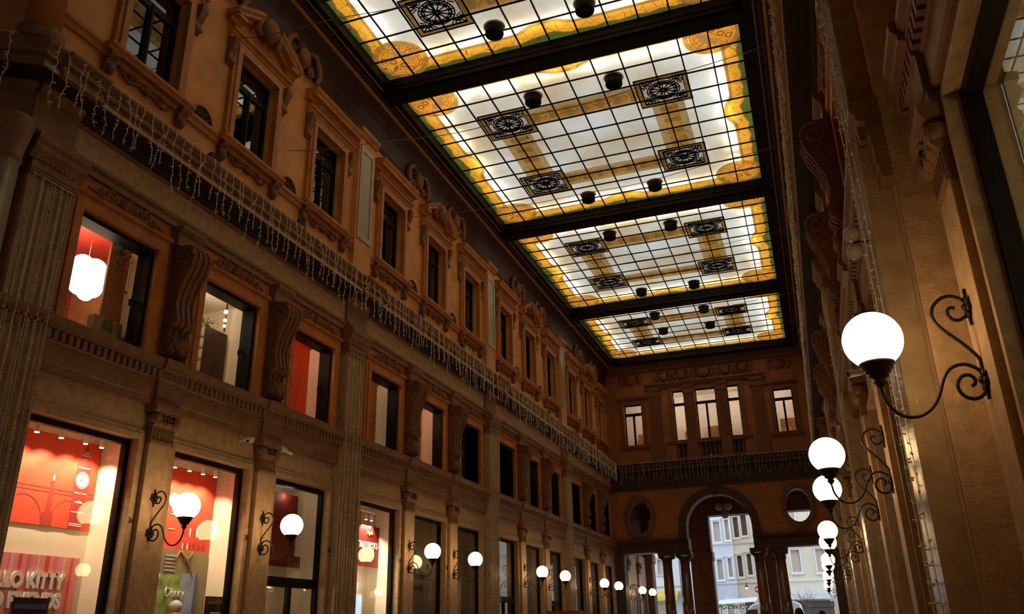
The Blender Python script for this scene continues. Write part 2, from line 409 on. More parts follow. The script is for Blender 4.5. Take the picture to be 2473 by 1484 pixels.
def room(fr, s, half, d0, d1, z0, z1, wallm, backm=None, ceilm=None, floorm=None):
    """shallow lit or dark room behind a window"""
    r = empty_struct('wall_interior', fr(s, d0, 0))
    MB(fr).box(s-half-.05, s-half, d1, d0, z0, z1).box(s+half, s+half+.05, d1, d0, z0, z1).build('side_wall', wallm, r)
    MB(fr).box(s-half-.05, s+half+.05, d1-.05, d1, z0, z1).build('back_wall', backm or wallm, r)
    MB(fr).box(s-half-.05, s+half+.05, d1-.05, d0, z1, z1+.05).build('top', ceilm or wallm, r)
    MB(fr).box(s-half-.05, s+half+.05, d1-.05, d0, z0-.05, z0).build('bottom', floorm or wallm, r)
    return r
def lamp(fr, s, d, z, watts, col=(1, .82, .58), r=.12):
    ld = bpy.data.lights.new('room_light', 'POINT'); ld.energy = watts; ld.color = col; ld.shadow_soft_size = r
    o = bpy.data.objects.new('room_light', ld); C.objects.link(o); o.location = fr(s, d, z); return o

for i, s in enumerate(WIN):
    # left wall
    shop_frame(frameL, s, door=i in (2, 6, 8, 10))
    mezz_frame(frameL, s, handle=i < 8, dark=i in (5, 6, 9, 10, 11)); upper_frame(frameL, s)
    shop_frame(frameR, s, door=i in (1, 4, 7)); mezz_frame(frameR, s, False, True); upper_frame(frameR, s)
    for fr in (frameL, frameR): room(fr, s, .72, -.3, -1.1, 10.2, 12.6, 'dark_void')
    room(frameR, s, 1.1, -.25, -.8, .02, 4.37, 'dark_film'); room(frameR, s, .9, -.3, -1.0, 5.5, 7.6, 'dark_void')

# shop windows of the left wall
for i in (0, 1): room(frameL, WIN[i], 1.07, -.25, -.74, .02, 4.37, 'cream_wall')
room(frameL, WIN[2], 1.07, -.25, -.95, .02, 4.37, 'cream_wall', 'cream_wall')
room(frameL, WIN[3], 1.07, -.25, -.85, .02, 4.37, 'cream_wall')
for i in range(4, 12): room(frameL, WIN[i], 1.07, -.25, -.6, .02, 4.37, 'dark_void')
for i, m in ((4, 'frost_film'), (5, 'frost_film'), (6, 'frost_film'), (7, 'frost_film'), (8, 'dark_film'), (9, 'dark_film'), (10, 'dark_film'), (11, 'dark_film')):
    s = WIN[i]
    o = MB(frameL).box(s-.90, s+.90, -.175, -.17, 2.52 if i in (6, 8, 10) else .10, 4.22).build('window_film', m)
    tag(o, f'{"grey frosted" if i < 8 else "dark"} film pasted inside a shop window, {ORD[i]} window along the left wall', 'window film', 'films over the far shop windows')
# mezzanine rooms of the left wall
MZ = {0: ('cream_wall', 'red_deep', 'red_dark', 6), 1: ('cream_wall', 'cream_wall', 'cream_wall', 13), 2: ('cream_wall', 'red_panel', 'red_panel', 16), 3: ('cream_wall', 'wood', 'cream_wall', 9), 4: ('cream_wall', 'red_panel', 'cream_wall', 14)}
for i, s in enumerate(WIN):
    if i in MZ:
        a, b, ce, wt = MZ[i]
        deep = -2.3 if i < 2 else (-1.0 if i == 4 else -.9)
        jam = empty_struct('wall_reveal', frameL(s, -.3, 0))
        jd = -.55 if i == 0 else (-.62 if i in (1, 2) else -.66)
        MB(frameL).box(s-.90, s-.84, jd, -.3, 5.6, 7.5).box(s+.84, s+.90, jd, -.3, 5.6, 7.5).build('side_wall', 'cream_wall', jam)
        room(frameL, s, 1.33, jd, deep, 5.55, 7.75, 'wood' if i == 0 else a, b, ce, 'wood' if i == 0 else 'cream_wall')
        lamp(frameL, s-.55, jd-.15, 7.45, wt, (1, .8, .55))
        if i == 0: lamp(frameL, s+.3, -1.1, 7.5, 12, (1, .6, .4))
    elif i in (7, 8):
        room(frameL, s, .95, -.3, -1.1, 5.55, 7.6, 'pale_grey'); lamp(frameL, s-.5, -.6, 7.4, 2.2, (1, .92, .75))
    else: room(frameL, s, .95, -.3, -1.1, 5.55, 7.6, 'dark_void')

# ================================================================== repeated things of the side walls
def flute_outline(s, half, d, n, w, depth, back=0.0):
    pts = [(s-half, back), (s-half, d)]
    pitch = 2*half/n
    for i in range(n):
        c0 = s-half+pitch*(i+.5)
        for k in range(6):
            a = PI*k/5; pts.append((c0-w*math.cos(a), d-depth*math.sin(a)))
    return pts+[(s+half, d), (s+half, back)]
def fluted_pilaster(fr, s, label):
    r = thing('fluted_pilaster', label, 'pilaster', fr(s, 0, 0), 'fluted pilasters of the side walls')
    b = MB(fr)
    b.prof_s([(0, 0), (.30, 0), (.30, .35), (.27, .38), (.27, .44), (.24, .5), (0, .52)], s-.44, s+.44); b.build('base', 'brown_stone', r)
    zd = 1.0 if fr is frameL else 3.55
    MB(fr).box(s-.38, s+.38, 0, .20, .52, zd).build('dado', 'pilaster_stone', r)
    MB(fr).prof_z(flute_outline(s, .38, .20, 7, .040, .035), zd, 7.5).build('shaft', 'pilaster_stone', r)
    k = MB(fr).prof_s([(0, 7.44), (.22, 7.44), (.24, 7.48), (.22, 7.52), (0, 7.54)], s-.40, s+.40)
    k.box(s-.38, s+.38, 0, .21, 7.54, 7.66)
    for j in range(9): k.box(s-.37+.083*j, s-.32+.083*j, .21, .235, 7.66, 7.78)
    k.prof_s([(0, 7.66), (.21, 7.66), (.24, 7.72), (.30, 7.80), (.30, 7.86), (.34, 7.92), (.34, 8.02), (0, 8.03)], s-.45, s+.45)
    k.build('capital', 'brown_stone', r)
    return r
def ionic_pilaster(fr, s, label, top=4.88):
    r = thing('ionic_pilaster', label, 'pilaster', fr(s, 0, 0), 'narrow ionic pilasters between the shop windows')
    MB(fr).prof_s([(0, 0), (.18, 0), (.18, .25), (.15, .3), (0, .32)], s-.29, s+.29).build('base', 'brown_stone', r)
    MB(fr).box(s-.25, s+.25, 0, .12, .32, top-.58).build('shaft', 'travertine', r)
    k = MB(fr).prof_s([(0, top-.60), (.14, top-.60), (.15, top-.57), (.14, top-.54), (0, top-.54)], s-.265, s+.265)
    k.prof_z(flute_outline(s, .245, .13, 6, .026, .022), top-.54, top-.34)
    k.prof_s([(0, top-.34), (.15, top-.34), (.19, top-.29), (.19, top-.25), (0, top-.24)], s-.26, s+.26)
    for sg in (-1, 1):
        k.lathe((s+sg*.225, .06, top-.21), [(.085, 0), (.085, .11), (.06, .12), (.05, .15), (.001, .15)], 14, 'd')
        k.tube([(s+sg*(.225)+p[0]*sg, .19, top-.21+p[2]) for p in spiral(0, 0, .085, .02, PI/2, 1.6, 18)], .016, 5)
        k.tube([(s+sg*.02, .19, top-.13), (s+sg*.12, .2, top-.12), (s+sg*.225, .19, top-.125)], .016, 5)
        k.tube([(s+sg*.16, .15, top-.33), (s+sg*.17, .18, top-.28), (s+sg*.13, .20, top-.24)], [.03, .03, .012], 6)
    k.box(s-.22, s+.22, .02, .14, top-.26, top-.12)
    for j in range(4): k.ball((s-.105+.07*j, .15, top-.19), (.026, .035, .05), 8, 6)
    k.tube([(s, .14, top-.33), (s, .18, top-.28), (s, .21, top-.25)], [.035, .035, .012], 6); k.ball((s, .19, top-.07), (.05, .04, .05), 8, 6)
    k.prof_s([(0, top-.12), (.2, top-.12), (.23, top-.06), (.23, top), (0, top)], s-.31, s+.31)
    k.build('capital', 'brown_stone', r)
    return r
def console(fr, s, label):
    r = thing('scroll_console', label, 'console', fr(s, 0, 5.66), 'scrolled consoles between the mezzanine windows')
    side = [(0, 5.72), (.16, 5.74), (.22, 5.80), (.22, 5.92), (.17, 6.02), (.13, 6.10), (.16, 6.18), (.24, 6.24), (.26, 6.34), (.23, 6.44), (.20, 6.60), (.22, 6.80), (.30, 7.02), (.40, 7.22), (.45, 7.42), (.43, 7.56), (.36, 7.64), (0, 7.66)]
    b = MB(fr).prof_s(side, s-.23, s+.23)
    for q in (-.19, -.065, .065, .19):
        b.prof_s([(d+.025 if 3 <= i <= 16 else d, z) for i, (d, z) in enumerate(side)], s+q-.028, s+q+.028)
    b.build('scroll', 'carved_stone', r)
    for sg in (-1, 1):
        v = MB(fr)
        v.tube([(s+sg*.235, .30+p[0], 7.44+p[2]) for p in spiral(0, 0, .17, .03, 0, 1.7, 22)], .028, 6)
        v.tube([(s+sg*.235, .15+p[0], 6.30+p[2]) for p in spiral(0, 0, .11, .02, 0, 1.6, 18)], .022, 6)
        v.lathe((s+sg*.02, .17, 6.3), [(.10, 0), (.10, sg*.23)], 14, 's'); v.build('volute', 'carved_stone', r)
    a = MB(fr)
    for j in range(5): a.tube([(s, .20, 5.80), (s+.08*(j-2), .25, 5.95), (s+.10*(j-2), .22, 6.08-.02*abs(j-2))], [.05, .045, .012], 6)
    a.ball((s, .19, 5.86), (.12, .09, .10), 12, 8); a.build('acanthus_leaf', 'carved_stone', r)
    MB(fr).prof_s([(0, 7.66), (.16, 7.66), (.16, 7.86), (.20, 7.90), (.24, 7.96), (.24, 8.02), (0, 8.03)], s-.29, s+.29).build('block', 'brown_stone', r)
    return r
def shell_relief(fr, s, label):
    r = thing('shell_relief', label, 'relief ornament', fr(s, 0, 7.78), 'shell and scroll reliefs over the mezzanine windows')
    b = MB(fr)
    for j in range(7):
        a = PI*(j+.5)/7
        b.tube([(s+.03*math.cos(a), .08, 7.74), (s+.11*math.cos(a), .12, 7.74+.11*math.sin(a)), (s+.17*math.cos(a), .09, 7.74+.18*math.sin(a))], [.02, .032, .02], 6)
    b.build('shell', 'carved_stone', r)
    for sg in (-1, 1):
        b = MB(fr)
        b.tube([(s+sg*(.30+p[0]), .10, 7.83+p[2]) for p in spiral(0, 0, .10, .02, PI, 1.5, 16)], .024, 6)
        b.tube([(s+sg*.36, .10, 7.76), (s+sg*.45, .11, 7.73), (s+sg*.54, .10, 7.78), (s+sg*.62, .09, 7.75), (s+sg*.66, .08, 7.79)], [.03, .026, .03, .02, .01], 6)
        b.ball((s+sg*.47, .10, 7.79), (.05, .04, .05), 8, 6)
        b.build('scrollwork', 'carved_stone', r)
    r.scale = (1.2, 1.2, 1.2)
    return r
def lunette(fr, s, label):
    r = thing('lunette_grille', label, 'vent grille', fr(s, 0, 10.33), 'half round grilles between the upper windows')
    arc = [(s+.27*math.cos(PI*i/14), 10.34+.30*math.sin(PI*i/14)) for i in range(15)]
    MB(fr).prof_d(arc, .002, .012).build('backing', 'dark_void', r)
    b = MB(fr).tube([(p[0], .02, p[1]) for p in arc], .022, 6)
    b.tube([(s-.27, .02, 10.345), (s+.27, .02, 10.345)], .02, 6)
    for j in range(1, 6): b.tube([(s, .018, 10.34), (s+.26*math.cos(PI*j/6), .018, 10.34+.29*math.sin(PI*j/6))], .008, 5)
    b.tube([(s+.14*math.cos(PI*i/10), .018, 10.34+.16*math.sin(PI*i/10)) for i in range(11)], .008, 5)
    b.build('bars', 'carved_stone', r)
    return r
def surround(fr, s, pedi, label):
    r = thing('window_surround', label, 'window surround', fr(s, 0, 10.2), 'carved surrounds of the upper windows')
    b = MB(fr).slab(rect(s-.82, s+.82, 10.34, 12.60), [rect(s-.62, s+.62, 10.35, 12.42)], 0, .09)
    b.slab(rect(s-.74, s+.74, 10.345, 12.52), [rect(s-.62, s+.62, 10.35, 12.42)], .09, .125)
    b.build('architrave', 'surround_stone', r)
    for sg in (-1, 1):
        k = MB(fr).prof_s([(0, 11.95), (.05, 11.97), (.09, 12.06), (.10, 12.2), (.16, 12.32), (.20, 12.45), (.20, 12.56), (0, 12.58)], s+sg*.90-.075, s+sg*.90+.075)
        k.lathe((s+sg*.90-.09, .13, 12.46), [(.075, 0), (.075, .18)], 12, 's'); k.lathe((s+sg*.90-.085, .07, 12.05), [(.05, 0), (.05, .17)], 10, 's')
        k.build('bracket', 'carved_stone', r)
        k = MB(fr).prof_s([(0, 9.86), (.06, 9.86), (.12, 9.94), (.11, 10.05), (.18, 10.14), (.19, 10.2), (0, 10.2)], s+sg*.82-.09, s+sg*.82+.09)
        k.ball((s+sg*.82, .10, 9.93), (.075, .06, .09), 10, 6); k.build('sill_bracket', 'carved_stone', r)
    MB(fr).prof_s([(0, 12.56), (.10, 12.56), (.10, 12.64), (.13, 12.66), (.13, 12.72), (.18, 12.74), (.20, 12.80), (0, 12.82)], s-1.0, s+1.0).build('lintel', 'surround_stone', r)
    MB(fr).prof_s([(0, 10.2), (.18, 10.2), (.20, 10.24), (.24, 10.28), (.24, 10.33), (0, 10.35)], s-.98, s+.98).build('sill', 'surround_stone', r)
    a = MB(fr)
    for sg in (-1, 1):
        a.tube([(s+sg*(.30+p[0]), .05, 10.05+p[2]) for p in spiral(0, 0, .10, .02, 0, 1.5, 14)], .024, 5)
        a.tube([(s+sg*.62, .04, 10.14), (s+sg*.5, .05, 10.0), (s+sg*.38, .05, 9.95), (s+sg*.15, .06, 10.05), (s, .07, 9.98)], [.02, .03, .03, .03, .03], 6)
    a.ball((s, .05, 10.06), (.10, .07, .09), 10, 8); a.build('apron_relief', 'carved_stone', r)
    HOOD = [(0, 12.92), (.12, 12.92), (.16, 12.98), (.28, 13.0), (.28, 13.06), (.33, 13.12), (.35, 13.18), (0, 13.2)]
    if not pedi:
        MB(fr).prof_s(HOOD, s-1.05, s+1.05).build('hood', 'surround_stone', r)
    else:
        h = MB(fr)
        for sg in (-1, 1):                                   # broken pediment
            L = [[(s+sg*x, d, z+dz) for d, z in HOOD] for x, dz in ((1.10, 0), (.30, .42))]
            h.loft(L)
            h.prof_s(HOOD[:5]+[(0, 13.06)], s+sg*1.10-.0, s+sg*.78)
        h.build('pediment', 'surround_stone', r)
        k = MB(fr).ball((s, .20, 13.42), (.24, .20, .30), 16, 10)
        k.build('bust', 'carved_stone', r)
        for sg in (-1, 1):
            k = MB(fr)
            k.tube([(s+sg*.2, .2, 13.6), (s+sg*.34, .22, 13.45), (s+sg*.36, .18, 13.25), (s+sg*.25, .2, 13.12)], [.05, .08, .08, .05], 7)
            k.build('garland', 'carved_stone', r)
    return r
def crown(fr, s, label):
    r = thing('stucco_cartouche', label, 'cartouche', fr(s, 0, 13.2), 'stucco cartouches under the skylight')
    k = MB(fr).ball((s, .12, 13.78), (.20, .14, .28), 16, 10); k.build('shield', 'carved_stone', r)
    for sg in (-1, 1):
        k = MB(fr)
        k.tube([(s+sg*.18, .10, 14.05), (s+sg*.42, .14, 14.10), (s+sg*.60, .12, 13.92), (s+sg*.66, .12, 13.66), (s+sg*.56, .14, 13.45), (s+sg*.7, .10, 13.28)], [.05, .07, .09, .08, .06, .03], 8)
        k.tube([(s+sg*(.32+p[0]), .12, 13.55+p[2]) for p in spiral(0, 0, .13, .03, 0, 1.4, 14)], .04, 6)
        k.build('foliage', 'carved_stone', r)
    return r
def upper_pilaster(fr, s, label):
    r = thing('panelled_pilaster', label, 'pilaster', fr(s, 0, 9.3), 'panelled pilasters of the upper storey')
    MB(fr).box(s-.40, s+.40, 0, .14, 9.3, 13.35).build('shaft', 'plaster', r)
    b = MB(fr).slab(rect(s-.34, s+.34, 10.45, 13.05), [rect(s-.22, s+.22, 10.6, 12.9)], .14, .17); b.build('panel_frame', 'grey_panel', r)
    MB(fr).box(s-.22, s+.22, .14, .15, 10.6, 12.9).build('panel', 'grey_panel', r)
    MB(fr).prof_s([(0, 13.3), (.18, 13.3), (.2, 13.36), (.26, 13.42), (.26, 13.52), (0, 13.55)], s-.46, s+.46).build('capital', 'surround_stone', r)
    return r
ARM = [(0, -.36), (.012, -.32), (.045, -.275), (.10, -.243), (.155, -.243), (.21, -.27), (.255, -.335), (.29, -.42), (.335, -.495), (.40, -.548), (.47, -.566), (.54, -.55), (.59, -.505), (.625, -.44), (.64, -.36), (.642, -.33)]
LCURL = [(0, -.36), (.002, -.40), (.02, -.44), (.055, -.472), (.10, -.48), (.15, -.455), (.176, -.40), (.166, -.35), (.132, -.318), (.092, -.318), (.068, -.348), (.075, -.38), (.094, -.395)]
UP = [(0, -.33), (.002, -.25), (.023, -.192), (.075, -.116), (.138, -.042), (.195, .022), (.231, .083), (.238, .151), (.207, .21), (.151, .248), (.098, .251), (.05, .227), (.019, .186), (.004, .158)]
UCURL = [(.004, .158), (.010, .125), (.032, .096), (.073, .073), (.115, .08), (.14, .117), (.137, .152), (.114, .168), (.09, .16)]
def smooth(pts):
    out = []
    for i in range(len(pts)-1):
        p0, p1, p2, p3 = pts[max(i-1, 0)], pts[i], pts[i+1], pts[min(i+2, len(pts)-1)]
        for k in range(4):
            t = k/4
            out.append(tuple(.5*((2*p1[j])+(-p0[j]+p2[j])*t+(2*p0[j]-5*p1[j]+4*p2[j]-p3[j])*t*t+(-p0[j]+3*p1[j]-3*p2[j]+p3[j])*t**3) for j in (0, 1)))
    return out+[pts[-1]]
def wall_lamp(fr, s, d0, label, lit=True):
    Z = 3.30
    r = thing('wall_lamp', label, 'wall lamp', fr(s, d0, Z-.36), 'globe lamps on wrought iron brackets along the arcade')
    MB(fr).ball((s, d0+.642, Z), .20, 32, 20, 1.0, -.84).build('globe', 'globe' if lit else 'opal_off', r)
    MB(fr).lathe((s, d0+.642, Z-.155), [(.10, 0), (.118, -.012), (.112, -.03), (.098, -.036), (.10, -.055), (.082, -.062), (.084, -.082), (.064, -.088), (.066, -.11), (.045, -.118), (.03, -.135), (.045, -.15), (.03, -.165), (.018, -.185), (.001, -.188)], 20).build('cup', 'iron', r)
    for nm, pts in (('arm', ARM), ('lower_scroll', LCURL), ('brace', UP), ('upper_scroll', UCURL)):
        MB(fr).tube([(s, d0+d, Z+z) for d, z in smooth(pts)], .0125, 6).build(nm, 'iron', r)
    for zz in (-.36, .158):
        k = MB(fr)
        for j in range(6):
            a = 2*PI*j/6+.3
            k.ball((s+.055*math.cos(a), d0+.018, Z+zz+.055*math.sin(a)), (.03, .014, .03), 8, 5)
        k.ball((s, d0+.02, Z+zz), (.03, .03, .03), 8, 5); k.box(s-.012, s+.012, d0, d0+.02, Z+zz-.13, Z+zz+.13)
        k.build('rosette', 'iron', r)
    return r

for side, fr, X in (('left', frameL, XL), ('right', frameR, XR)):
    y00 = 7.42 if side == 'left' else YP[0]
    m = fluted_pilaster(fr, y00, f'tall fluted stone pilaster on the {side} wall, first from the camera')
    m2 = upper_pilaster(fr, YP[1], f'upper storey pilaster with grey inset panel, {side} wall, first from the camera')
    for k in range(1, 4):
        copy_tree(m, (0, YP[k]-y00-(.10 if k == 1 and side == 'left' else 0), 0), f'tall fluted stone pilaster on the {side} wall, {ORD[k]} from the camera')
    for k in range(2, 4): copy_tree(m2, (0, P*(k-1), 0), f'upper storey pilaster with grey inset panel, {side} wall, {ORD[k-1]} from the camera')
    L = lambda k: f'narrow ionic pilaster between shop windows on the {side} wall, {ORD[k]} from the camera'
    m = ionic_pilaster(fr, GAP[0], L(0))
    for k in range(1, 8): copy_tree(m, (0, GAP[k]-GAP[0], 0), L(k))
    L = lambda k: f'carved scroll console between mezzanine windows on the {side} wall, {ORD[k]} from the camera'
    m = console(fr, GAP[0], L(0))
    for k in range(1, 8): copy_tree(m, (0, GAP[k]-GAP[0], 0), L(k))
    L = lambda k: f'half round dark grille between upper windows of the {side} wall, {ORD[k]} from the camera'
    m = lunette(fr, GAP[0], L(0))
    for k in range(1, 8): copy_tree(m, (0, GAP[k]-GAP[0], 0), L(k))
    L = lambda k: f'carved shell relief above mezzanine window on the {side} wall, {ORD[k]} from the camera'
    m = shell_relief(fr, WIN[0], L(0))
    for k in range(1, 12): copy_tree(m, (0, WIN[k]-WIN[0], 0), L(k))
    L = lambda k: f'dark stucco cartouche beside the skylight, {side} wall, {ORD[k]} from the camera'
    cs = list(GAP)
    m = crown(fr, cs[0], L(0))
    for k in range(1, 8): copy_tree(m, (0, cs[k]-cs[0], 0), L(k))
    for pd, lst in ((True, [1, 4, 7, 10]), (False, [0, 2, 3, 5, 6, 8, 9, 11])):
        L = lambda k: f'upper window surround with {"broken pediment and bust" if pd else "flat hood"}, {side} wall, {ORD[k]} from the camera'
        m = surround(fr, WIN[lst[0]], pd, L(0))
        for k in range(1, len(lst)): copy_tree(m, (0, WIN[lst[k]]-WIN[lst[0]], 0), L(k))
    L = lambda k: f'lit white globe lamp on wrought iron bracket, {side} wall, {ORD[k]} from the camera'
    ys = list(GAP); off = 1 if side == 'right' else 0
    m = wall_lamp(fr, ys[0], .12, L(off))
    for k in range(1, 8): copy_tree(m, (0, ys[k]-ys[0], 0), L(k+off))
    for k in range(2): copy_tree(m, (0, 44.9+2.8*k-ys[0], 0), L(8+k+off))
# ================================================================== near right section, set back a little
t = MB(frameN).slab(rect(-6, 6.62, 0, 5.0), [rect(1.4, 5.56, .02, 4.87)], -.3, 0); struct(t.build('wall_right_front', 'travertine'))
struct(MB(frameN).slab(rect(-6, 6.62, 5.0, 14.9), [], -.3, 0).build('wall_right_front_upper', 'plaster'))
struct(MB().box(XR, XN+.3, 6.60, 6.64, 0, 14.9).build('wall_right_return', 'travertine'))
t = MB(frameN).slab(rect(1.22, 5.675, .01, 4.965), [rect(1.4, 5.56, .02, 4.87)], 0, .04).slab(rect(1.32, 5.63, .015, 4.92), [rect(1.4, 5.56, .02, 4.87)], .04, .07); trim(t, 'travertine')
SBN = [(0, 4.97), (.09, 4.97)]+SILLBAND[3:]
t = MB(frameN).prof_s(SBN, -6, 6.6).prof_s(shifted(SILLBAND[1:-1], .05)+[(0, 5.66), (0, 4.88)], 5.62, 6.24)
s = 2.0
while s < 6.5: t.box(s, s+.07, .12, .19, 5.30, 5.43); s += .125
trim(t, 'brown_stone'); trim(MB(frameN).prof_s(CORNICE, -6, 6.6), 'brown_stone')
r = empty_struct(next_window(), frameN(3.3, 0, 0))
MB(frameN).slab(rect(1.4, 5.56, .02, 4.87), [rect(1.48, 5.48, .1, 4.79)], -.16, -.04).build('frame', 'window_metal', r)
glass('mirror_pane', (.7, .7, .65), 2.6)
MB(frameN).box(1.47, 5.49, -.105, -.098, .09, 4.80).build('pane', 'mirror_pane', r)
room(frameN, 3.45, 2.05, -.3, -1.6, .02, 4.85, 'cream_wall'); lamp(frameN, 3.3, -.8, 4.3, 42, (1, .85, .55), .2)
ionic_pilaster(frameN, 5.93, 'wide-edged ionic pilaster beside the large dark-framed window at right')
wall_lamp(frameN, 6.0, .12, 'largest lit globe lamp on scrolled iron bracket, nearest the camera at right')

# ================================================================== left corner turning away
CO, CDIR, CNOR = Vector((XL, 6.95, 0)), Vector((-.84, -.5426, 0)), Vector((.5426, -.84, 0))
def frameC(s, d, z): q = CO+CDIR*s+CNOR*d; return (q.x, q.y, z)
struct(MB(frameC).slab(rect(0, 6, 0, 14.9), [], -.3, 0).build('wall_corner', 'plaster'))
t = MB(frameC)
for pf in (CORNICE, SILLBAND): t.loft([[(-.5445*d, d, z) for d, z in pf], [(6, d, z) for d, z in pf]])
trim(t, 'brown_stone')
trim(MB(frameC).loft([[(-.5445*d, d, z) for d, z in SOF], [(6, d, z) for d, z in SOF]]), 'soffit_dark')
r = thing('round_column', 'pale round column at the left corner beside the fluted pilaster', 'column', (-9.42, 6.60, 0))
MB().lathe((-9.42, 6.60, 0), [(.34, 0), (.34, .3), (.30, .34), (.31, .44), (.27, .5), (.25, .56)], 24).build('base', 'brown_stone', r)
MB().lathe((-9.42, 6.60, 0), [(.25, .56), (.25, 3.0), (.225, 7.35)], 24).build('shaft', 'grey_panel', r)
MB().lathe((-9.42, 6.60, 0), [(.225, 7.35), (.25, 7.4), (.235, 7.45), (.25, 7.6), (.30, 7.9), (.31, 8.0)], 24).build('capital', 'brown_stone', r)
r = thing('round_column', 'brown upper storey column at the left corner above the cornice lights', 'column', (-9.42, 6.75, 9.3))
MB().lathe((-9.42, 6.75, 9.3), [(.32, 0), (.32, .2), (.27, .26)], 24).build('base', 'brown_stone', r)
MB().lathe((-9.42, 6.75, 9.3), [(.24, .26), (.22, 4.2)], 24).build('shaft', 'orange_stone', r)
MB().lathe((-9.42, 6.75, 9.3), [(.22, 4.2), (.32, 4.5), (.32, 5.0)], 24).build('capital', 'brown_stone', r)
struct(MB().box(-15, -14.6, -8, 3.8, 0, 14.9).build('wall_west', 'plaster'))
struct(MB().box(-15, 2, -8.3, -8, 0, 14.9).build('wall_back', 'plaster'))
struct(MB().box(-15, 2, -8, 6.3, 14.6, 14.9).build('ceiling_crossing', 'ceiling_paint'))

# ================================================================== end wall
def arc_pts(cx, cz, r, a0, a1, n, rz=None): return [(cx+r*math.cos(a0+(a1-a0)*i/n), cz+(rz or r)*math.sin(a0+(a1-a0)*i/n)) for i in range(n+1)]
AX, AR, AZ = -4.36, 1.56, 6.0
OV = [(-8.2, 6.66), (-.57, 6.80)]
outer = [(XL, 4.95), (AX-AR, 4.95)]+arc_pts(AX, AZ, AR, PI, 0, 28)+[(AX+AR, 4.95), (XR, 4.95), (XR, 8.2), (XL, 8.2)]
ov = lambda i, k: arc_pts(OV[i][0], OV[i][1], .57*k, 0, 2*PI, 32, .78*k)[:-1]
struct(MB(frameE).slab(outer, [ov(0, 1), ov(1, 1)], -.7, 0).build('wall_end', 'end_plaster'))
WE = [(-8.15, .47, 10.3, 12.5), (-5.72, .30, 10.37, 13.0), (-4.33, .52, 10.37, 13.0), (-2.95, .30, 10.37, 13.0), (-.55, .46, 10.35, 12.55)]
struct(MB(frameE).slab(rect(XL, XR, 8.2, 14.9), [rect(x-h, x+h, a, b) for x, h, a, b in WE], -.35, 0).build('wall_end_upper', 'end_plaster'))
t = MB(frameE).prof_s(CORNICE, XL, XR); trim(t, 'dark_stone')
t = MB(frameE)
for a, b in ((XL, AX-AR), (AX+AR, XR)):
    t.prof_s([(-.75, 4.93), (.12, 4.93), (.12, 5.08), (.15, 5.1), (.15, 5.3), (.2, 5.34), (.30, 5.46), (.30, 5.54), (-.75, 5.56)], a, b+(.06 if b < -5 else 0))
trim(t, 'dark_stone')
t = MB(frameE)
ring = arc_pts(AX, AZ, AR, 0, PI, 28); ring2 = arc_pts(AX, AZ, 1.95, 0, PI, 28)
t.slab(ring+ring2[::-1], [], 0, .09); ring3 = arc_pts(AX, AZ, 1.80, 0, PI, 28); t.slab(ring+ring3[::-1], [], .09, .13)
for sg in (-1, 1): t.box(AX+sg*AR-(.0 if sg > 0 else .39), AX+sg*AR+(.39 if sg > 0 else 0), 0, .09, 5.55, 6.0)
trim(t, 'dark_stone')
r = thing('keystone', 'carved keystone at the top of the end arch', 'keystone', frameE(AX, 0, 7.5))
MB(frameE).prof_s([(0, 7.5), (.16, 7.52), (.24, 7.9), (.2, 8.05), (0, 8.05)], AX-.16, AX+.16).build('block', 'dark_stone', r)
MB(frameE).lathe((AX-.17, .18, 7.92), [(.09, 0), (.09, .34)], 12, 's').build('volute', 'dark_stone', r)
for i in (0, 1):
    t = MB(frameE).slab(ov(i, 1.42), [ov(i, 1)], 0, .07).slab(ov(i, 1.28), [ov(i, 1.08)], .07, .12)
    o = t.build('oval_frame', 'end_stone'); tag(o, 'carved oval frame round the dark glazed oculus left of the arch' if i == 0 else 'carved oval frame round the see-through oculus right of the arch', 'oculus frame')
r = empty_struct(next_window(), frameE(OV[0][0], 0, 6))
MB(frameE).slab(ov(0, 1.01), [], -.42, -.41).build('pane', 'dark_pane', r)
b = MB(frameE).tube([(OV[0][0], -.4, 5.9), (OV[0][0], -.4, 7.43)], .02, 5).tube([(OV[0][0]-.55, -.4, 6.66), (OV[0][0]+.55, -.4, 6.66)], .02, 5); b.build('frame', 'window_metal', r)
# upper windows of the end wall
for i, (x, h, a, b) in enumerate(WE):
    r = empty_struct(next_window(), frameE(x, 0, a))
    tz = b-.58 if i in (0, 4) else b-.78
    if h > .4: holes = [rect(x-h+.05, x-.05, a+.06, tz), rect(x+.05, x+h-.05, a+.06, tz), rect(x-h+.05, x+h-.05, tz+.14, b-.05)]
    else: holes = [rect(x-h+.05, x+h-.05, a+.06, tz), rect(x-h+.05, x+h-.05, tz+.14, b-.05)]
    MB(frameE).slab(rect(x-h, x+h, a, b), holes, -.25, -.16).build('frame', 'window_metal', r)
    MB(frameE).box(x-h+.04, x+h-.04, -.215, -.208, a+.05, b-.04).build('pane', 'pane', r)
    t = MB(frameE).slab(rect(x-h-.2, x+h+.2, a-.05, b+.22), [rect(x-h, x+h, a, b)], 0, .07)
    t.prof_s([(0, b+.2), (.1, b+.2), (.2, b+.3), (.2, b+.36), (0, b+.38)], x-h-.3, x+h+.3)
    if i in (0, 4): t.prof_s([(0, a-.2), (.12, a-.2), (.16, a-.08), (.16, a-.02), (0, a)], x-h-.3, x+h+.3)
    trim(t, 'end_stone')
r = empty_struct('wall_office', frameE(-4.3, -.35, 9.6))
MB(frameE).box(XL, XR, -3.3, -3.2, 9.6, 13.6).build('back_wall', 'room_wall', r)
MB(frameE).box(XL, XR, -3.3, -.35, 13.5, 13.6).build('top', 'room_wall', r)
MB(frameE).box(XL, XR, -3.3, -.35, 9.5, 9.6).build('bottom', 'wood', r)
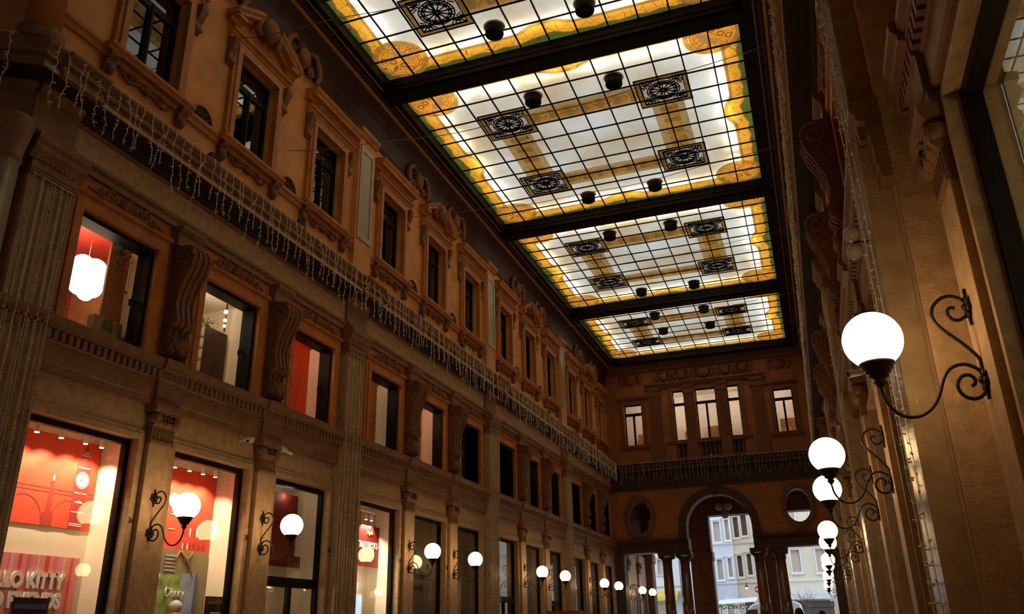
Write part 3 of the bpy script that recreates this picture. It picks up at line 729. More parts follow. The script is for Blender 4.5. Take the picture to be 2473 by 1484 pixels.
MB(frameE).box(XL-.1, XL, -3.3, -.35, 9.5, 13.6).box(XR, XR+.1, -3.3, -.35, 9.5, 13.6).build('side_wall', 'room_wall', r)
for k, (x, wd, hh) in enumerate(((-8.0, .9, 1.05), (-4.15, 1.0, 1.15), (-.35, 1.1, 1.2), (-5.72, .35, 1.0))):
    r = thing('cabinet', f'wooden cabinet seen through the {["far left","central","far right","narrow left"][k]} upper window of the end wall', 'cabinet', frameE(x, -2.9, 9.6), 'wooden cabinets in the upper room')
    MB(frameE).box(x-wd/2, x+wd/2, -3.15, -2.6, 9.6, 10.4+hh).build('body', 'wood', r)
    for q in (-1, 1): MB(frameE).box(x+q*wd/4-wd/4+.02, x+q*wd/4+wd/4-.02, -2.6, -2.58, 9.65, 10.35+hh).build('door', 'wood', r)
for x in (-7.5, -5.6, -3.2, -.8):
    o = MB().box(x-.22, x+.22, YE+1.4, YE+1.8, 13.4, 13.46).build('ceiling_light', 'office_lamp')
    tag(o, f'square ceiling light in the upper room behind the end wall, {ORD[[-7.5,-5.6,-3.2,-.8].index(x)]} from the left', 'ceiling light', 'ceiling lights of the upper room')
    ld = bpy.data.lights.new('room_light', 'POINT'); ld.energy = 42; ld.color = (1, .90, .78); ld.shadow_soft_size = .2
    q = bpy.data.objects.new('room_light', ld); C.objects.link(q); q.parent = o; q.location = (0, 0, -.3)
EP = [-6.95, -5.2, -3.48, -1.75]
for k, x in enumerate(EP):
    big = k in (0, 3)
    r = thing('upper_pilaster', f'fluted pilaster between upper windows of the end wall, {ORD[k]} from the left', 'pilaster', frameE(x, 0, 9.3), 'upper pilasters of the end wall')
    h = .26 if big else .2
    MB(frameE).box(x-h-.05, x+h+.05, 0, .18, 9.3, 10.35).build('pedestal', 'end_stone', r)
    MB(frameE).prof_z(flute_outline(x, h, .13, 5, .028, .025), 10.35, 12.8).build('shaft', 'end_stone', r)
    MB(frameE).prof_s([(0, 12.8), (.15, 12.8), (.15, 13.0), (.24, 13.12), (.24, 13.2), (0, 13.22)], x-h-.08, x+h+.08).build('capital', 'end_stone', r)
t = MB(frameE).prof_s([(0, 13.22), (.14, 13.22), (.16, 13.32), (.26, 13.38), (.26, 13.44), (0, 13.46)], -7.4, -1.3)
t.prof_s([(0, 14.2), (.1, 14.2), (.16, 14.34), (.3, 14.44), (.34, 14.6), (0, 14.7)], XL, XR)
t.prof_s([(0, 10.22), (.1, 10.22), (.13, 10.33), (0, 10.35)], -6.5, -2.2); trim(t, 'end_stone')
for k, (x, n) in enumerate(((-5.72, 3), (-4.33, 5), (-2.95, 3))):
    for j in range(n):
        xx = x+(j-(n-1)/2)*.215
        o = MB(frameE).lathe((xx, .04, 9.5), [(.06, 0), (.06, .05), (.03, .07), (.065, .2), (.06, .28), (.03, .45), (.025, .55), (.05, .62), (.055, .70)], 12).build('baluster', 'end_stone')
        tag(o, f'small stone baluster under the {["left","middle","right"][k]} window of the central triple window, {ORD[j]} from the left', 'baluster', 'balusters under the triple window')
    hw = n*.215/2
    struct(MB(frameE).box(x-hw+.02, x+hw-.02, .001, .006, 9.5, 10.18).build('wall_recess_shade', 'dark_void'))  # thin dark sheet painting the recess shade behind the balusters
    trim(MB(frameE).box(x-hw, x+hw, .0, .12, 9.40, 9.5).box(x-hw, x+hw, -.0, .14, 10.18, 10.24), 'end_stone')
for k, x in enumerate((-8.15, -6.4, -5.45, -4.33, -3.2, -2.3, -.55)):
    r = thing('cartouche', f'carved cartouche under the ceiling of the end wall, {ORD[k]} from the left', 'cartouche', frameE(x, 0, 13.5), 'cartouches of the end wall')
    rr = .36 if k in (0, 3, 6) else .26
    MB(frameE).ball((x, .05, 13.84), (rr, .16, .28), 16, 10).build('shield', 'end_stone', r)
    g = MB(frameE)
    for sg in (-1, 1): g.tube([(x+sg*rr*.9, .1, 14.1), (x+sg*(rr+.16), .12, 13.95), (x+sg*(rr+.12), .12, 13.7), (x+sg*(rr+.02), .1, 13.56)], [.05, .07, .06, .03], 7)
    g.build('scroll', 'end_stone', r)
def big_column(x, y, label):
    r = thing('portal_column', label, 'column', (x, y, 0), 'columns of the end portal')
    MB().box(x-.36, x+.36, y-.36, y+.36, 0, .5).lathe((x, y, .5), [(.34, 0), (.34, .08), (.29, .12), (.31, .2), (.27, .26)], 24).build('base', 'dark_stone', r)
    MB().lathe((x, y, 0), [(.265, .76), (.265, 2.0), (.225, 4.35)], 24).build('shaft', 'polished_granite', r)
    MB().lathe((x, y, 0), [(.225, 4.35), (.25, 4.39), (.23, 4.43), (.24, 4.55), (.34, 4.68), (.34, 4.72)], 24).box(x-.38, x+.38, y-.38, y+.38, 4.78, 4.94).lathe((x-.28, y-.38, 4.72), [(.09, 0), (.09, .76)], 12, 'd').lathe((x+.28, y-.38, 4.72), [(.09, 0), (.09, .76)], 12, 'd').build('capital', 'dark_stone', r)
mat('polished_granite', (.17, .075, .035), .14, .3, 14.0, bump=0, spec=.6)
for k, x in enumerate((-7.06, -6.2, -2.66, -1.70)): big_column(x, YE+.35, f'polished brown column of the end portal, {ORD[k]} from the left')
t = MB()
for x0, x1 in ((XL, -9.15), (.55, XR)): t.box(x0, x1, YE, YE+.7, 0, 4.95)
struct(t.build('wall_end_respond', 'dark_stone'))

# ================================================================== portico behind the end wall
YP2 = 50.0
t = MB().box(XL-.4, XL, 42.9, YP2+1, 0, 9.2).box(XR, XR+.4, 42.9, YP2+1, 0, 9.2); struct(t.build('wall_portico', 'end_stone'))
struct(MB().box(XL-.4, XR+.4, 42.9, YP2+1, 8.4, 9.2).build('ceiling_portico', 'dark_stone'))
t = MB().box(XL, XR, YP2, YP2+.9, 7.5, 9.2)
for x0, x1 in ((XL, -9.2), (-6.95, -5.74), (-2.98, -1.77), (.8, XR)):
    t.box(x0, x1, YP2, YP2+.9, 0, 7.5).box(x0-.06, x1+.06, YP2-.06, YP2+.96, 5.0, 5.5)
struct(t.build('wall_portico_front', 'end_stone'))
for k, s in enumerate((43.6, 46.3, 48.95)):
    for fr, sd in ((frameL, 'left'), (frameR, 'right')):
        r = empty_struct(next_window(), fr(s, 0, 0))
        MB(fr).slab(rect(s-.8, s+.8, .1, 3.6), [rect(s-.7, s+.7, .2, 3.5)], 0, .08).build('frame', 'pale_grey', r)
        MB(fr).box(s-.72, s+.72, .02, .03, .18, 3.52).build('pane', 'dark_film', r)
        MB(fr).box(s-.85, s+.85, 0, .05, 3.7, 5.3).build('panel', 'outside_white', r)
for fr, sd in ((frameL, 'left'), (frameR, 'right')):
    for k in range(2): ionic_pilaster(fr, 44.9+2.8*k, f'ionic pilaster carrying a lamp in the portico, {sd} side, {ORD[k]} from the camera')
r = thing('globe_pendant', 'unlit cluster of three grey glass globes hanging inside the end arch', 'pendant lamp', (-4.4, 46, 6.7))
MB().tube([(-4.4, 46, 7.75), (-4.4, 46, 8.4)], .02, 6).build('rod', 'iron', r)
g = MB().tube([(-4.4, 46, 7.75), (-4.6, 46, 7.7), (-4.62, 46, 7.62)], .015, 5).tube([(-4.4, 46, 7.75), (-4.2, 46, 7.7), (-4.18, 46, 7.62)], .015, 5).tube([(-4.4, 46, 7.75), (-4.38, 46, 7.2)], .015, 5); g.build('arm', 'iron', r)
for x, z in ((-4.62, 7.45), (-4.18, 7.45), (-4.36, 7.02)): MB().ball((x, 46, z), .21, 24, 14).build('globe', 'opal_off', r)

# ================================================================== skylights
def rect_loop(x0, x1, y0, y1, off, n=40, amp=0.0, waves=0, bump=0.0, bw=.5):
    """rectangle inset by off, its edge waved and swelling inward at the middle of each side"""
    pts = []
    cs = [(x0, y0), (x1, y0), (x1, y1), (x0, y1)]
    for k in range(4):
        (ax, ay), (bx, by) = cs[k], cs[(k+1) % 4]; L = math.hypot(bx-ax, by-ay); tx, ty = (bx-ax)/L, (by-ay)/L; nx, ny = -ty, tx
        for i in range(n):
            u = off+(L-2*off)*i/n
            q = off+amp*math.sin(2*PI*waves*i/n)+(bump*math.exp(-((u-L/2)/bw)**4) if bump else 0)
            if i == 0: q = off
            pts.append((ax+tx*u+nx*q, ay+ty*u+ny*q))
    return pts
def disc(cx, cy, r, n=26, ry=None): return [(cx+r*math.cos(2*PI*i/n), cy+(ry or r)*math.sin(2*PI*i/n)) for i in range(n)]
MEDY = [(10.3, 13.87), (18.73, 22.32), (27.42, 31.0), (36.25, 39.25)]
LAMPY = [(9.2, 14.8), (17.72, 23.5), (26.53, 32.3), (35.34, 37.56)]
MEDX = (-6.57, -2.15)
ZG = 14.88
def medallion(x, y, ry, root):
    f = MB().flat(rect(x-.69, x+.69, y-ry, y+ry), [rect(x-.56, x+.56, y-ry+.12, y+ry-.12)], ZG-.020); f.build('medallion_frame', 'opal_frame', root)
    MB().flat(rect(x-.57, x+.57, y-ry+.11, y+ry-.11), [], ZG-.016).build('medallion_glass', 'opal_grille', root)
    z = ZG-.035; b = MB(); a = .56; k = (ry-.12)/a
    E = lambda r, n=28: [(x+r*math.cos(2*PI*i/n), y+k*r*math.sin(2*PI*i/n), z) for i in range(n+1)]
    for r_, w_ in ((.43, .018), (.355, .022), (.29, .014), (.085, .022), (.045, .018)): b.tube(E(r_), w_, 5)
    for j in range(12):
        t = 2*PI*j/12; b.tube([(x+.06*math.cos(t), y+k*.06*math.sin(t), z), (x+.42*math.cos(t), y+k*.42*math.sin(t), z)], .017, 5)
        t2 = t+PI/12
        b.tube([(x+.29*math.cos(t), y+k*.29*math.sin(t), z), (x+.385*math.cos(t2), y+k*.385*math.sin(t2), z), (x+.29*math.cos(t+PI/6), y+k*.29*math.sin(t+PI/6), z)], .015, 5)
    q = [(x-a, y-k*a), (x+a, y-k*a), (x+a, y+k*a), (x-a, y+k*a), (x-a, y-k*a)]
    b.tube([(p[0], p[1], z) for p in q], .026, 5)
    q2 = [(x-.69, y-ry), (x+.69, y-ry), (x+.69, y+ry), (x-.69, y+ry), (x-.69, y-ry)]
    b.tube([(p[0], p[1], z) for p in q2], .022, 5)
    for sx in (-1, 1):
        for sy in (-1, 1):
            cx, cy = x+sx*.44, y+sy*k*.44
            b.tube([(x+sx*.54, y+sy*k*.54, z), (x+sx*.30, y+sy*k*.30, z)], .017, 5)
            for t0, dx, dy in ((0, -.09, .06), (1, .06, -.09)):
                b.tube([(cx+sx*dx+.055*math.cos(2*PI*i/9), cy+sy*k*dy+.055*math.sin(2*PI*i/9), z) for i in range(10)], .017, 5)
            b.tube([(x+sx*.52, y+sy*k*.20, z), (x+sx*.40, y+sy*k*.27, z), (cx, cy, z)], .015, 5); b.tube([(x+sx*.20, y+sy*k*.52, z), (x+sx*.27, y+sy*k*.40, z), (cx, cy, z)], .015, 5)
    b.build('medallion_ironwork', 'lead', root)
def skylight(k):
    y0, y1 = YNEAR[k], YFAR[k]; x0, x1 = GX0, GX1
    r = thing('stained_glass_skylight', f'backlit stained glass ceiling panel with amber border, {ORD[k]} from the camera', 'skylight', ((x0+x1)/2, (y0+y1)/2, ZG), 'stained glass ceiling panels')
    R0 = rect(x0, x1, y0, y1)
    gi = rect_loop(x0, x1, y0, y1, .10, 44, .03, 13, .12, .42)
    ai = rect_loop(x0, x1, y0, y1, .50, 44, 0, 0, .22, .55)
    ao = rect_loop(x0, x1, y0, y1, .41, 44, 0, 0, .20, .50)
    gb = rect_loop(x0, x1, y0, y1, .14, 44, .03, 13, .12, .42)
    MB().flat(ai, [], ZG).build('cream_glass', 'opal_cream', r)
    MB().flat(R0, [gi], ZG).build('green_border', 'opal_green', r)
    MB().flat(gi, [gb], ZG-.001).build('scroll_border', 'opal_brown', r)
    MB().flat(gb, [ao], ZG).build('amber_border', 'opal_amber', r)
    MB().flat(ao, [ai], ZG).build('line_border', 'opal_ochre', r)
    m0, m1 = MEDY[k]; xa, xb = MEDX
    band = MB(); core = MB(); mot = MB(); rose = MB()
    for ym in (m0, m1):
        band.flat(rect(xa+.6, xb-.6, ym-.40, ym+.40), [], ZG-.004); core.flat(rect(xa+.6, xb-.6, ym-.24, ym+.24), [], ZG-.007)
        n = 7
        for i in range(n):
            cx = xa+.6+(xb-xa-1.2)*(i+.5)/n
            mot.flat([(cx, ym-.2), (cx+.09, ym), (cx, ym+.2), (cx-.09, ym)], [], ZG-.010); rose.flat(disc(cx+.2, ym, .12), [disc(cx+.2, ym, .075)], ZG-.009)
            rose.flat(disc(cx, ym+.12, .10, 16), [disc(cx, ym+.12, .055, 16)], ZG-.012); rose.flat(disc(cx, ym-.12, .10, 16), [disc(cx, ym-.12, .055, 16)], ZG-.012)
    for xm in (xa, xb):
        band.flat(rect(xm-.44, xm+.44, m0+.5, m1-.5), [], ZG-.004); core.flat(rect(xm-.25, xm+.25, m0+.5, m1-.5), [], ZG-.007)
        n = 4
        for i in range(n):
            cy = m0+.6+(m1-m0-1.2)*(i+.5)/n
            mot.flat([(xm-.22, cy), (xm, cy-.12), (xm+.22, cy), (xm, cy+.12)], [], ZG-.010)
            for q in (-.13, .13): rose.flat(disc(xm+q, cy, .11, 16), [disc(xm+q, cy, .06, 16)], ZG-.012)
    band.build('ring_band', 'opal_brown2', r); core.build('ring_core', 'opal_ring', r); mot.build('ring_motif', 'opal_mint', r); rose.build('ring_scroll', 'opal_rose', r)
    for sx, cx in ((1, x0), (-1, x1)):
        for sy, cy in ((1, y0), (-1, y1)):
            f = MB(); ox, oy = cx+sx*.62, cy+sy*.62
            f.flat(disc(ox+sx*.04, oy+sy*.04, .70, 34), [], ZG-.004); f.build('corner_fan', 'opal_fan', r)
            f = MB().flat(disc(ox, oy, .56, 30), [], ZG-.007); f.build('fan_shell', 'opal_amber', r)
            f = MB()
            for rr in (.56, .48, .64, .69): f.flat(disc(ox, oy, rr, 34), [disc(ox, oy, rr-.014, 34)], ZG-.0085)
            for a0 in range(7):
                t = PI/4+(a0-3)*.36; f.flat([(ox+.3*math.cos(t)*sx, oy+.3*math.sin(t)*sy), (ox+.63*math.cos(t)*sx, oy+.63*math.sin(t)*sy), (ox+.63*math.cos(t+.02)*sx, oy+.63*math.sin(t+.02)*sy), (ox+.3*math.cos(t+.03)*sx, oy+.3*math.sin(t+.03)*sy)], [], ZG-.0085)
            for q_ in ((.62, 1.25), (1.25, .62)): f.flat([(cx+sx*q_[0]*.5, cy+sy*q_[1]), (cx+sx*(q_[0]*.5+.012), cy+sy*q_[1]), (cx+sx*(q_[0]*.5+.012), cy+sy*(q_[1]-.3)), (cx+sx*q_[0]*.5, cy+sy*(q_[1]-.3))], [], ZG-.0085)
            f.build('fan_leading', 'opal_brown', r)
            f = MB()
            for j in range(5):
                t = PI/4+(j-2)*.42; tx, ty = math.cos(t)*sx, math.sin(t)*sy
                f.flat([(ox+tx*(.1+.36*u/10)-ty*w_*.07*math.sin(PI*u/10), oy+ty*(.1+.36*u/10)+tx*w_*.07*math.sin(PI*u/10)) for w_, us in ((1, range(0, 11)), (-1, range(10, 0, -1))) for u in us][:-1], [], ZG-.010)
            f.build('fan_petals', 'opal_tan', r)
            f = MB()
            for dx, dy in ((-.18, .02), (.02, -.18), (-.36, .14), (.14, -.36)): f.flat(disc(ox+sx*dx, oy+sy*dy, .095, 16), [disc(ox+sx*dx, oy+sy*dy, .055, 16)], ZG-.013)
            f.flat([(ox-sx*.12, oy-sy*.12), (ox-sx*.26, oy-sy*.18), (ox-sx*.36, oy-sy*.36), (ox-sx*.18, oy-sy*.26)], [], ZG-.013)
            f.build('fan_scroll', 'opal_rose', r)
    g = MB()
    for i in range(1, 12):
        x = x0+(x1-x0)*i/12; g.box(x-.017, x+.017, y0, y1, ZG-.06, ZG-.022)
    y = y1-.79
    while y > y0+.1: g.box(x0, x1, y-.015, y+.015, ZG-.057, ZG-.022); y -= .79
    g.build('lead_grid', 'lead', r)
    ry = .63 if k < 3 else .56
    for xm in MEDX:
        for ym in (m0, m1): medallion(xm, ym, ry, r)
    tb = []
    for yy in (y1-.66, y0+.66):
        for i in range(6): tb.append((x0+.75+1.25*i, x0+1.80+1.25*i, yy, yy))
    for xx in (x0+.64, x1-.64):
        for i in range(5):
            ya = y0+.7+1.45*i; tb.append((xx, xx, ya, min(ya+1.1, y1-.6)))
    for a_, b_, c_, d_ in tb: MB().tube([(a_, c_, ZG+.15), (b_, d_, ZG+.15)], .018, 8).build('fluorescent_tube', 'tube', r)
    for i, ym in enumerate(LAMPY[k]):
        for j, xm in enumerate((-5.49, -3.28)):
            d = thing('drum_downlight', f'round black drum light hanging under skylight, {["near","far"][i]} {["left","right"][j]} lamp of the {ORD[k]} panel', 'ceiling lamp', (xm, ym, ZG-.25), 'black drum lights under the skylights')
            MB().lathe((xm, ym, ZG-.28), [(.19, .02), (.21, 0), (.22, .02), (.22, .22), (.20, .24), (.20, .255)], 28, cap=False).build('drum', 'iron_black', d)
            MB().lathe((xm, ym, ZG-.28), [(.20, .045), (.12, .06), (.001, .07)], 28).build('lens', 'lead', d)
            MB().lathe((xm, ym, ZG-.28), [(.26, .235), (.26, .25), (.20, .25)], 28).build('rim', 'white_paint', d)
opal('opal_brown2', (.52, .36, .16), .72, .4, .010, 5.0, .15)
for k in range(4): skylight(k)

# ================================================================== icicle lights
def icicle_mesh(seed, L, amp=.03, nb=9, rad=.0062, bl=.055):
    rg = random.Random(seed); b = MB(); pts = []; x = y = 0
    n = max(8, int(L/.07))
    for i in range(n+1):
        x = max(-.07, min(.07, x+rg.uniform(-amp, amp))); y = max(-.03, min(.03, y+rg.uniform(-amp, amp)*.5)); pts.append((y, x, -L*i/n))
    b.tube(pts, rad, 4)
    for j in range(nb):
        p = pts[int((j+.6)*n/nb)]; a = rg.uniform(0, 2*PI); q = (p[0]+bl*.5*math.cos(a), p[1]+bl*math.sin(a), p[2]+rg.uniform(-.02, .012))
        b.tube([p, q], [.010, .007], 4)
    me = bpy.data.meshes.new('strand'); me.from_pydata(b.v, [], b.f); me.materials.append(M['cable_white']); return me
ICE2 = [icicle_mesh(20+i, L, .03, 9, .0045, .045) for i, L in enumerate((.85, .98, .92, 1.08, .80, .95, 1.02, .88))]
ICE3 = [icicle_mesh(30+i, L, .03, 9, .003, .035) for i, L in enumerate((.85, .98, .92, 1.08, .80, .95, 1.02, .88))]
ICE = [icicle_mesh(i, L) for i, L in enumerate((.85, .98, .92, 1.08, .80, .95, 1.02, .88))]
def icicles(fr, sa, sb, d, label, step=.182, group='icicle light curtains along the cornice'):
    r = thing('icicle_lights', label, 'string lights', fr((sa+sb)/2, d, 9.28), group); org = Vector(r.location)
    n = int((sb-sa)/step); rg = random.Random(int(sa*10))
    pts = []
    for i in range(n+1):
        s = sa+(sb-sa)*i/n; pts.append((s, d, 9.285+.012*math.sin(i*1.7)))
    MB(fr).tube(pts, .006, 4).build('cable', 'cable_white', r)
    for i in range(n):
        o = bpy.data.objects.new('strand', (ICE if fr in (frameL, frameC) else ICE3 if fr is frameE else ICE2)[rg.randrange(len(ICE))]); C.objects.link(o); o.parent = r
        q = Vector(fr(sa+(sb-sa)*(i+.5)/n+rg.uniform(-.02, .02), d+.005, 9.285)); o.location = q-org; o.rotation_euler.z = rg.choice((0, PI, .3, PI-.4))+(PI/2 if fr is frameE else 0); o.scale.z = rg.uniform(.85, 1.1)
for b in range(4):
    sa, sb = (6.7 if b == 0 else YP[b]+.05), (YP[b+1] if b < 3 else 41.6)
    icicles(frameL, sa, sb-.05, .585, f'curtain of unlit icicle lights hung from the left cornice, {ORD[b]} bay from the camera')
    icicles(frameR, sa, sb-.05, .585, f'curtain of unlit icicle lights hung from the right cornice, {ORD[b]} bay from the camera')
icicles(frameE, XL+.6, XR-.6, .585, 'curtain of unlit icicle lights across the cornice of the end wall')
icicles(frameC, .1, 2.4, .585, 'curtain of unlit icicle lights on the cornice turning the left corner')
LONG = [icicle_mesh(50+i, 6.9, .004, 44, .0038, .036) for i in range(3)]
THIN = [icicle_mesh(60+i, 6.9, .004, 60, .0032, .025) for i in range(3)]
for side, fr in (('left', frameL), ('right', frameR)):
    for k in range(4):
        s0 = (7.42 if k == 0 else YP[k]-.10*(k == 1)) if side == 'left' else YP[k]
        r = thing('string_light_curtain', f'thin vertical light strings over the fluted pilaster, {side} wall, {ORD[k]} from the camera', 'string lights', fr(s0, .25, .6), 'light strings over the fluted pilasters'); org = Vector(r.location)
        MB(fr).tube([(s0-.36, .245, 7.43), (s0+.36, .245, 7.43)], .006, 4).build('cable', 'cable_white', r)
        for j in range(5):
            o = bpy.data.objects.new('strand', (LONG if side == 'right' else THIN)[j % 3]); C.objects.link(o); o.parent = r; o.location = Vector(fr(s0-.34+.16*j, .245, 7.43))-org; o.rotation_euler.z = j*1.1
# ================================================================== shop window displays, left wall
def track_spot(s, d, z, label, power=62, tgt=None):
    r = thing('track_spot', label, 'spotlight', frameL(s, d, z), 'white track spots in the shop windows')
    MB(frameL).lathe((s, d, z), [(.03, 0), (.035, -.012), (.035, -.12), (.001, -.12)], 14).build('can', 'white_paint', r)
    MB(frameL).lathe((s, d, z), [(.033, -.122), (.033, -.127), (.001, -.127)], 14).build('lens', 'spot_face', r)
    MB(frameL).box(s-.012, s+.012, d-.012, d+.012, z, z+.08).build('stem', 'white_paint', r)
    ld = bpy.data.lights.new('spot', 'SPOT'); ld.energy = power; ld.color = (1, .80, .55); ld.spot_size = math.radians(115); ld.spot_blend = .6; ld.shadow_soft_size = .03
    o = bpy.data.objects.new('spot', ld); C.objects.link(o); o.parent = r; o.location = (0, 0, -.15)
    v = Vector(((tgt if tgt else -.25), .05, -1)); o.rotation_euler = v.to_track_quat('-Z', 'Y').to_euler()
XB = XL-.73                                    # face of the display's back wall
def sheet(y0, y1, z0, z1, m, name, parent=None, x=XB, t=.008): return MB().box(x, x+t, y0, y1, z0, z1).build(name, m, parent)
def poly(pts, m, name, parent, x, t=.004): return MB(lambda s, d, z: (d, s, z)).slab(pts, [], x, x+t).build(name, m, parent)
# window 1
w1 = WIN[0]
sp = [8.46, 8.88, 9.32, 9.63]
for i, s in enumerate(sp): track_spot(s, -.42, 4.29, f'white track spot in the red clock tower shop window, {ORD[i]} from the left')
o = MB(frameL).box(w1-1.0, w1+1.0, -.45, -.40, 4.345, 4.37).build('light_track', 'white_paint'); tag(o, 'white ceiling track in the shop window with the clock tower', 'light track')
r = thing('backdrop_panel', 'red backdrop with clock tower and viaduct silhouettes in the first shop window', 'backdrop', (XB, w1, 2.98))
sheet(w1-1.06, 9.93, 2.98, 4.28, 'red_panel', 'board', r)
x = XB+.009
b = MB(lambda s, d, z: (d, s, z))
b.slab([(9.53, 2.98), (9.78, 2.98), (9.78, 3.94), (9.75, 4.0), (9.72, 4.05), (9.70, 4.15), (9.655, 4.26), (9.61, 4.15), (9.59, 4.05), (9.56, 4.0), (9.53, 3.94)], [], x, x+.003); b.build('tower', 'red_dark', r)
MB(lambda s, d, z: (d, s, z)).slab(disc(9.655, 3.70, .125, 28), [], x+.004, x+.006).build('clock_face', 'cream_wall', r)
b = MB(lambda s, d, z: (d, s, z)).slab(disc(9.655, 3.70, .112, 28), [disc(9.655, 3.70, .102, 28)], x+.007, x+.008)
b.box(9.65, 9.66, x+.007, x+.008, 3.70, 3.785).box(9.59, 9.655, x+.007, x+.008, 3.693, 3.703); b.build('clock_hands', 'red_dark', r)
b = MB(lambda s, d, z: (d, s, z))
for z in (3.50, 3.22, 3.05, 3.025, 3.88, 4.06): b.box(9.54+(.03 if z > 4 else 0), 9.77-(.03 if z > 4 else 0), x+.004, x+.006, z, z+.013)
for q in range(3): b.box(9.62+.03*q, 9.635+.03*q, x+.004, x+.006, 4.085, 4.13)
b.slab([(9.57+.17*i/10, 3.36+.035*math.sin(PI*i/10)) for i in range(11)], [], x+.004, x+.006); b.build('tower_lines', 'cream_wall', r)
b = MB(lambda s, d, z: (d, s, z)).box(w1-1.06, 9.9, x, x+.002, 3.50, 3.515).box(w1-1.06, 9.9, x, x+.002, 3.445, 3.452)
for q in range(16): b.box(7.9+.125*q, 7.91+.125*q, x, x+.002, 3.452, 3.50)
for cy in (8.72, 9.5): b.slab(arc_pts(cy, 2.98, .34, 0, PI, 16, .40)+arc_pts(cy, 2.98, .33, PI, 0, 16, .39), [], x, x+.002)
b.box(9.05, 9.24, x, x+.003, 2.98, 3.16); b.slab([(9.10, 3.16), (9.19, 3.16), (9.17, 3.6), (9.145, 3.66), (9.12, 3.6)], [], x, x+.003); b.build('viaduct', 'red_dark', r)
poly([(9.13, 3.62), (9.155, 3.62), (9.16, 3.67), (9.145, 3.71), (9.13, 3.67)], 'cream_wall', 'torch', r, x+.004)
r = thing('display_wall', 'pink striped display board with raised block letters in the first shop window', 'display board', (XB+.02, w1, .1))
sheet(w1-1.06, 9.83, .1, 2.575, 'pink', 'board', r, XB+.01, .03)
for q in range(14):
    y = w1-.95+.145*q
    if y < 9.75: sheet(y, y+.045+.02*(q % 2), .1, 2.57, ('red_panel', 'stripe_rose', 'stripe_pale')[q % 3], 'stripe', r, XB+.042, .003)
text('HELLO KITTY', .27, (XB+.05, 9.58, 2.14), ROT_L, 'white_paint', r, 'lettering', 'RIGHT', .02, .84, 0, .016)
text('AND FRIENDS', .27, (XB+.05, 9.58, 1.88), ROT_L, 'white_paint', r, 'lettering', 'RIGHT', .02, .84, 0, .016)
r = thing('poster', 'dark shop poster at the bottom of the first shop window', 'poster', (XL-.21, 8.78, 1.2))
sheet(8.42, 8.98, 1.30, 1.98, 'dark_board', 'sheet', r, XL-.215, .006); sheet(8.62, 8.68, 1.32, 1.72, 'white_paint', 'picture', r, XL-.208, .002); sheet(8.45, 8.95, 1.84, 1.90, 'cloth_blue', 'picture', r, XL-.208, .002)
# window 2
w2 = WIN[1]
for i, s in enumerate((11.24, 11.6, 11.95, 12.28)): track_spot(s, -.42, 4.26, f'white track spot in the red amphitheatre shop window, {ORD[i]} from the left')
o = MB(frameL).box(w2-1.0, w2+1.0, -.45, -.40, 4.32, 4.345).build('light_track', 'white_paint'); tag(o, 'white ceiling track in the shop window with the amphitheatre', 'light track')
r = thing('backdrop_panel', 'red backdrop with amphitheatre silhouette in the second shop window', 'backdrop', (XB, w2, 2.86))
sheet(w2-1.06, 12.70, 2.86, 4.24, 'red_panel', 'board', r)
b = MB(lambda s, d, z: (d, s, z)); b.slab([(11.85, 2.86), (12.66, 2.86), (12.66, 3.02), (12.60, 3.10), (12.57, 3.30), (12.45, 3.34), (12.40, 3.62), (12.36, 3.34), (11.98, 3.28), (11.95, 3.05), (11.85, 3.0)], [], x, x+.002); b.build('arena', 'red_mid', r) if 'red_mid' in M else None
mat('red_mid', (.66, .055, .025), .6, .08, 3.0, bump=0); b.build('arena', 'red_mid', r)
b = MB(lambda s, d, z: (d, s, z))
for q in range(5):
    for z0, hh in ((3.10, .15), (2.89, .12)): b.slab([(12.0+.125*q, z0), (12.07+.125*q, z0), (12.07+.125*q, z0+hh*.7), (12.035+.125*q, z0+hh), (12.0+.125*q, z0+hh*.7)], [], x+.003, x+.004)
b.build('arches', 'red_dark', r)
b = MB(lambda s, d, z: (d, s, z))
for q, z0, hh in ((12.13, 3.10, .16), (12.30, 3.10, .17), (11.98, 2.88, .11), (12.10, 2.88, .12)): b.slab([(q, z0), (q+.035, z0), (q+.035, z0+hh*.8), (q+.018, z0+hh), (q, z0+hh*.8)], [], x+.005, x+.006)
b.slab(disc(11.66, 3.66, .13, 28), [], x+.005, x+.006); b.box(11.6, 11.76, x+.005, x+.006, 3.42, 3.435).box(11.6, 11.76, x+.005, x+.006, 3.18, 3.195); b.build('arena_lights', 'cream_wall', r)
r = thing('display_wall', 'olive display board with green garden and blue sky panels in the second shop window', 'display board', (XB+.02, w2, .1))
sheet(w2-1.06, 12.68, .1, 2.86, 'olive', 'board', r, XB+.01, .02)
mat('garden', (.34, .44, .12), .7, .5, 6.0, bump=0); mat('sky_cloud', (.36, .42, .58), .7, .28, 2.6, bump=0)
sheet(w2-1.06, 12.10, .1, 2.45, 'garden', 'garden_picture', r, XB+.032, .006); sheet(12.05, 12.42, 1.0, 2.48, 'sky_cloud', 'sky_picture', r, XB+.034, .02); sheet(12.36, 12.42, 1.0, 2.48, 'cloth_blue', 'sky_edge', r, XB+.055, .004)
for q in range(5): sheet(11.60, 11.86, 2.50+.06*q, 2.525+.06*q, 'pale_grey', 'slat', r, XB+.034, .006)
text('Disney', .20, (XB+.05, 11.66, 2.10), ROT_L, 'white_paint', r, 'lettering', 'LEFT', .012, .85, .15)
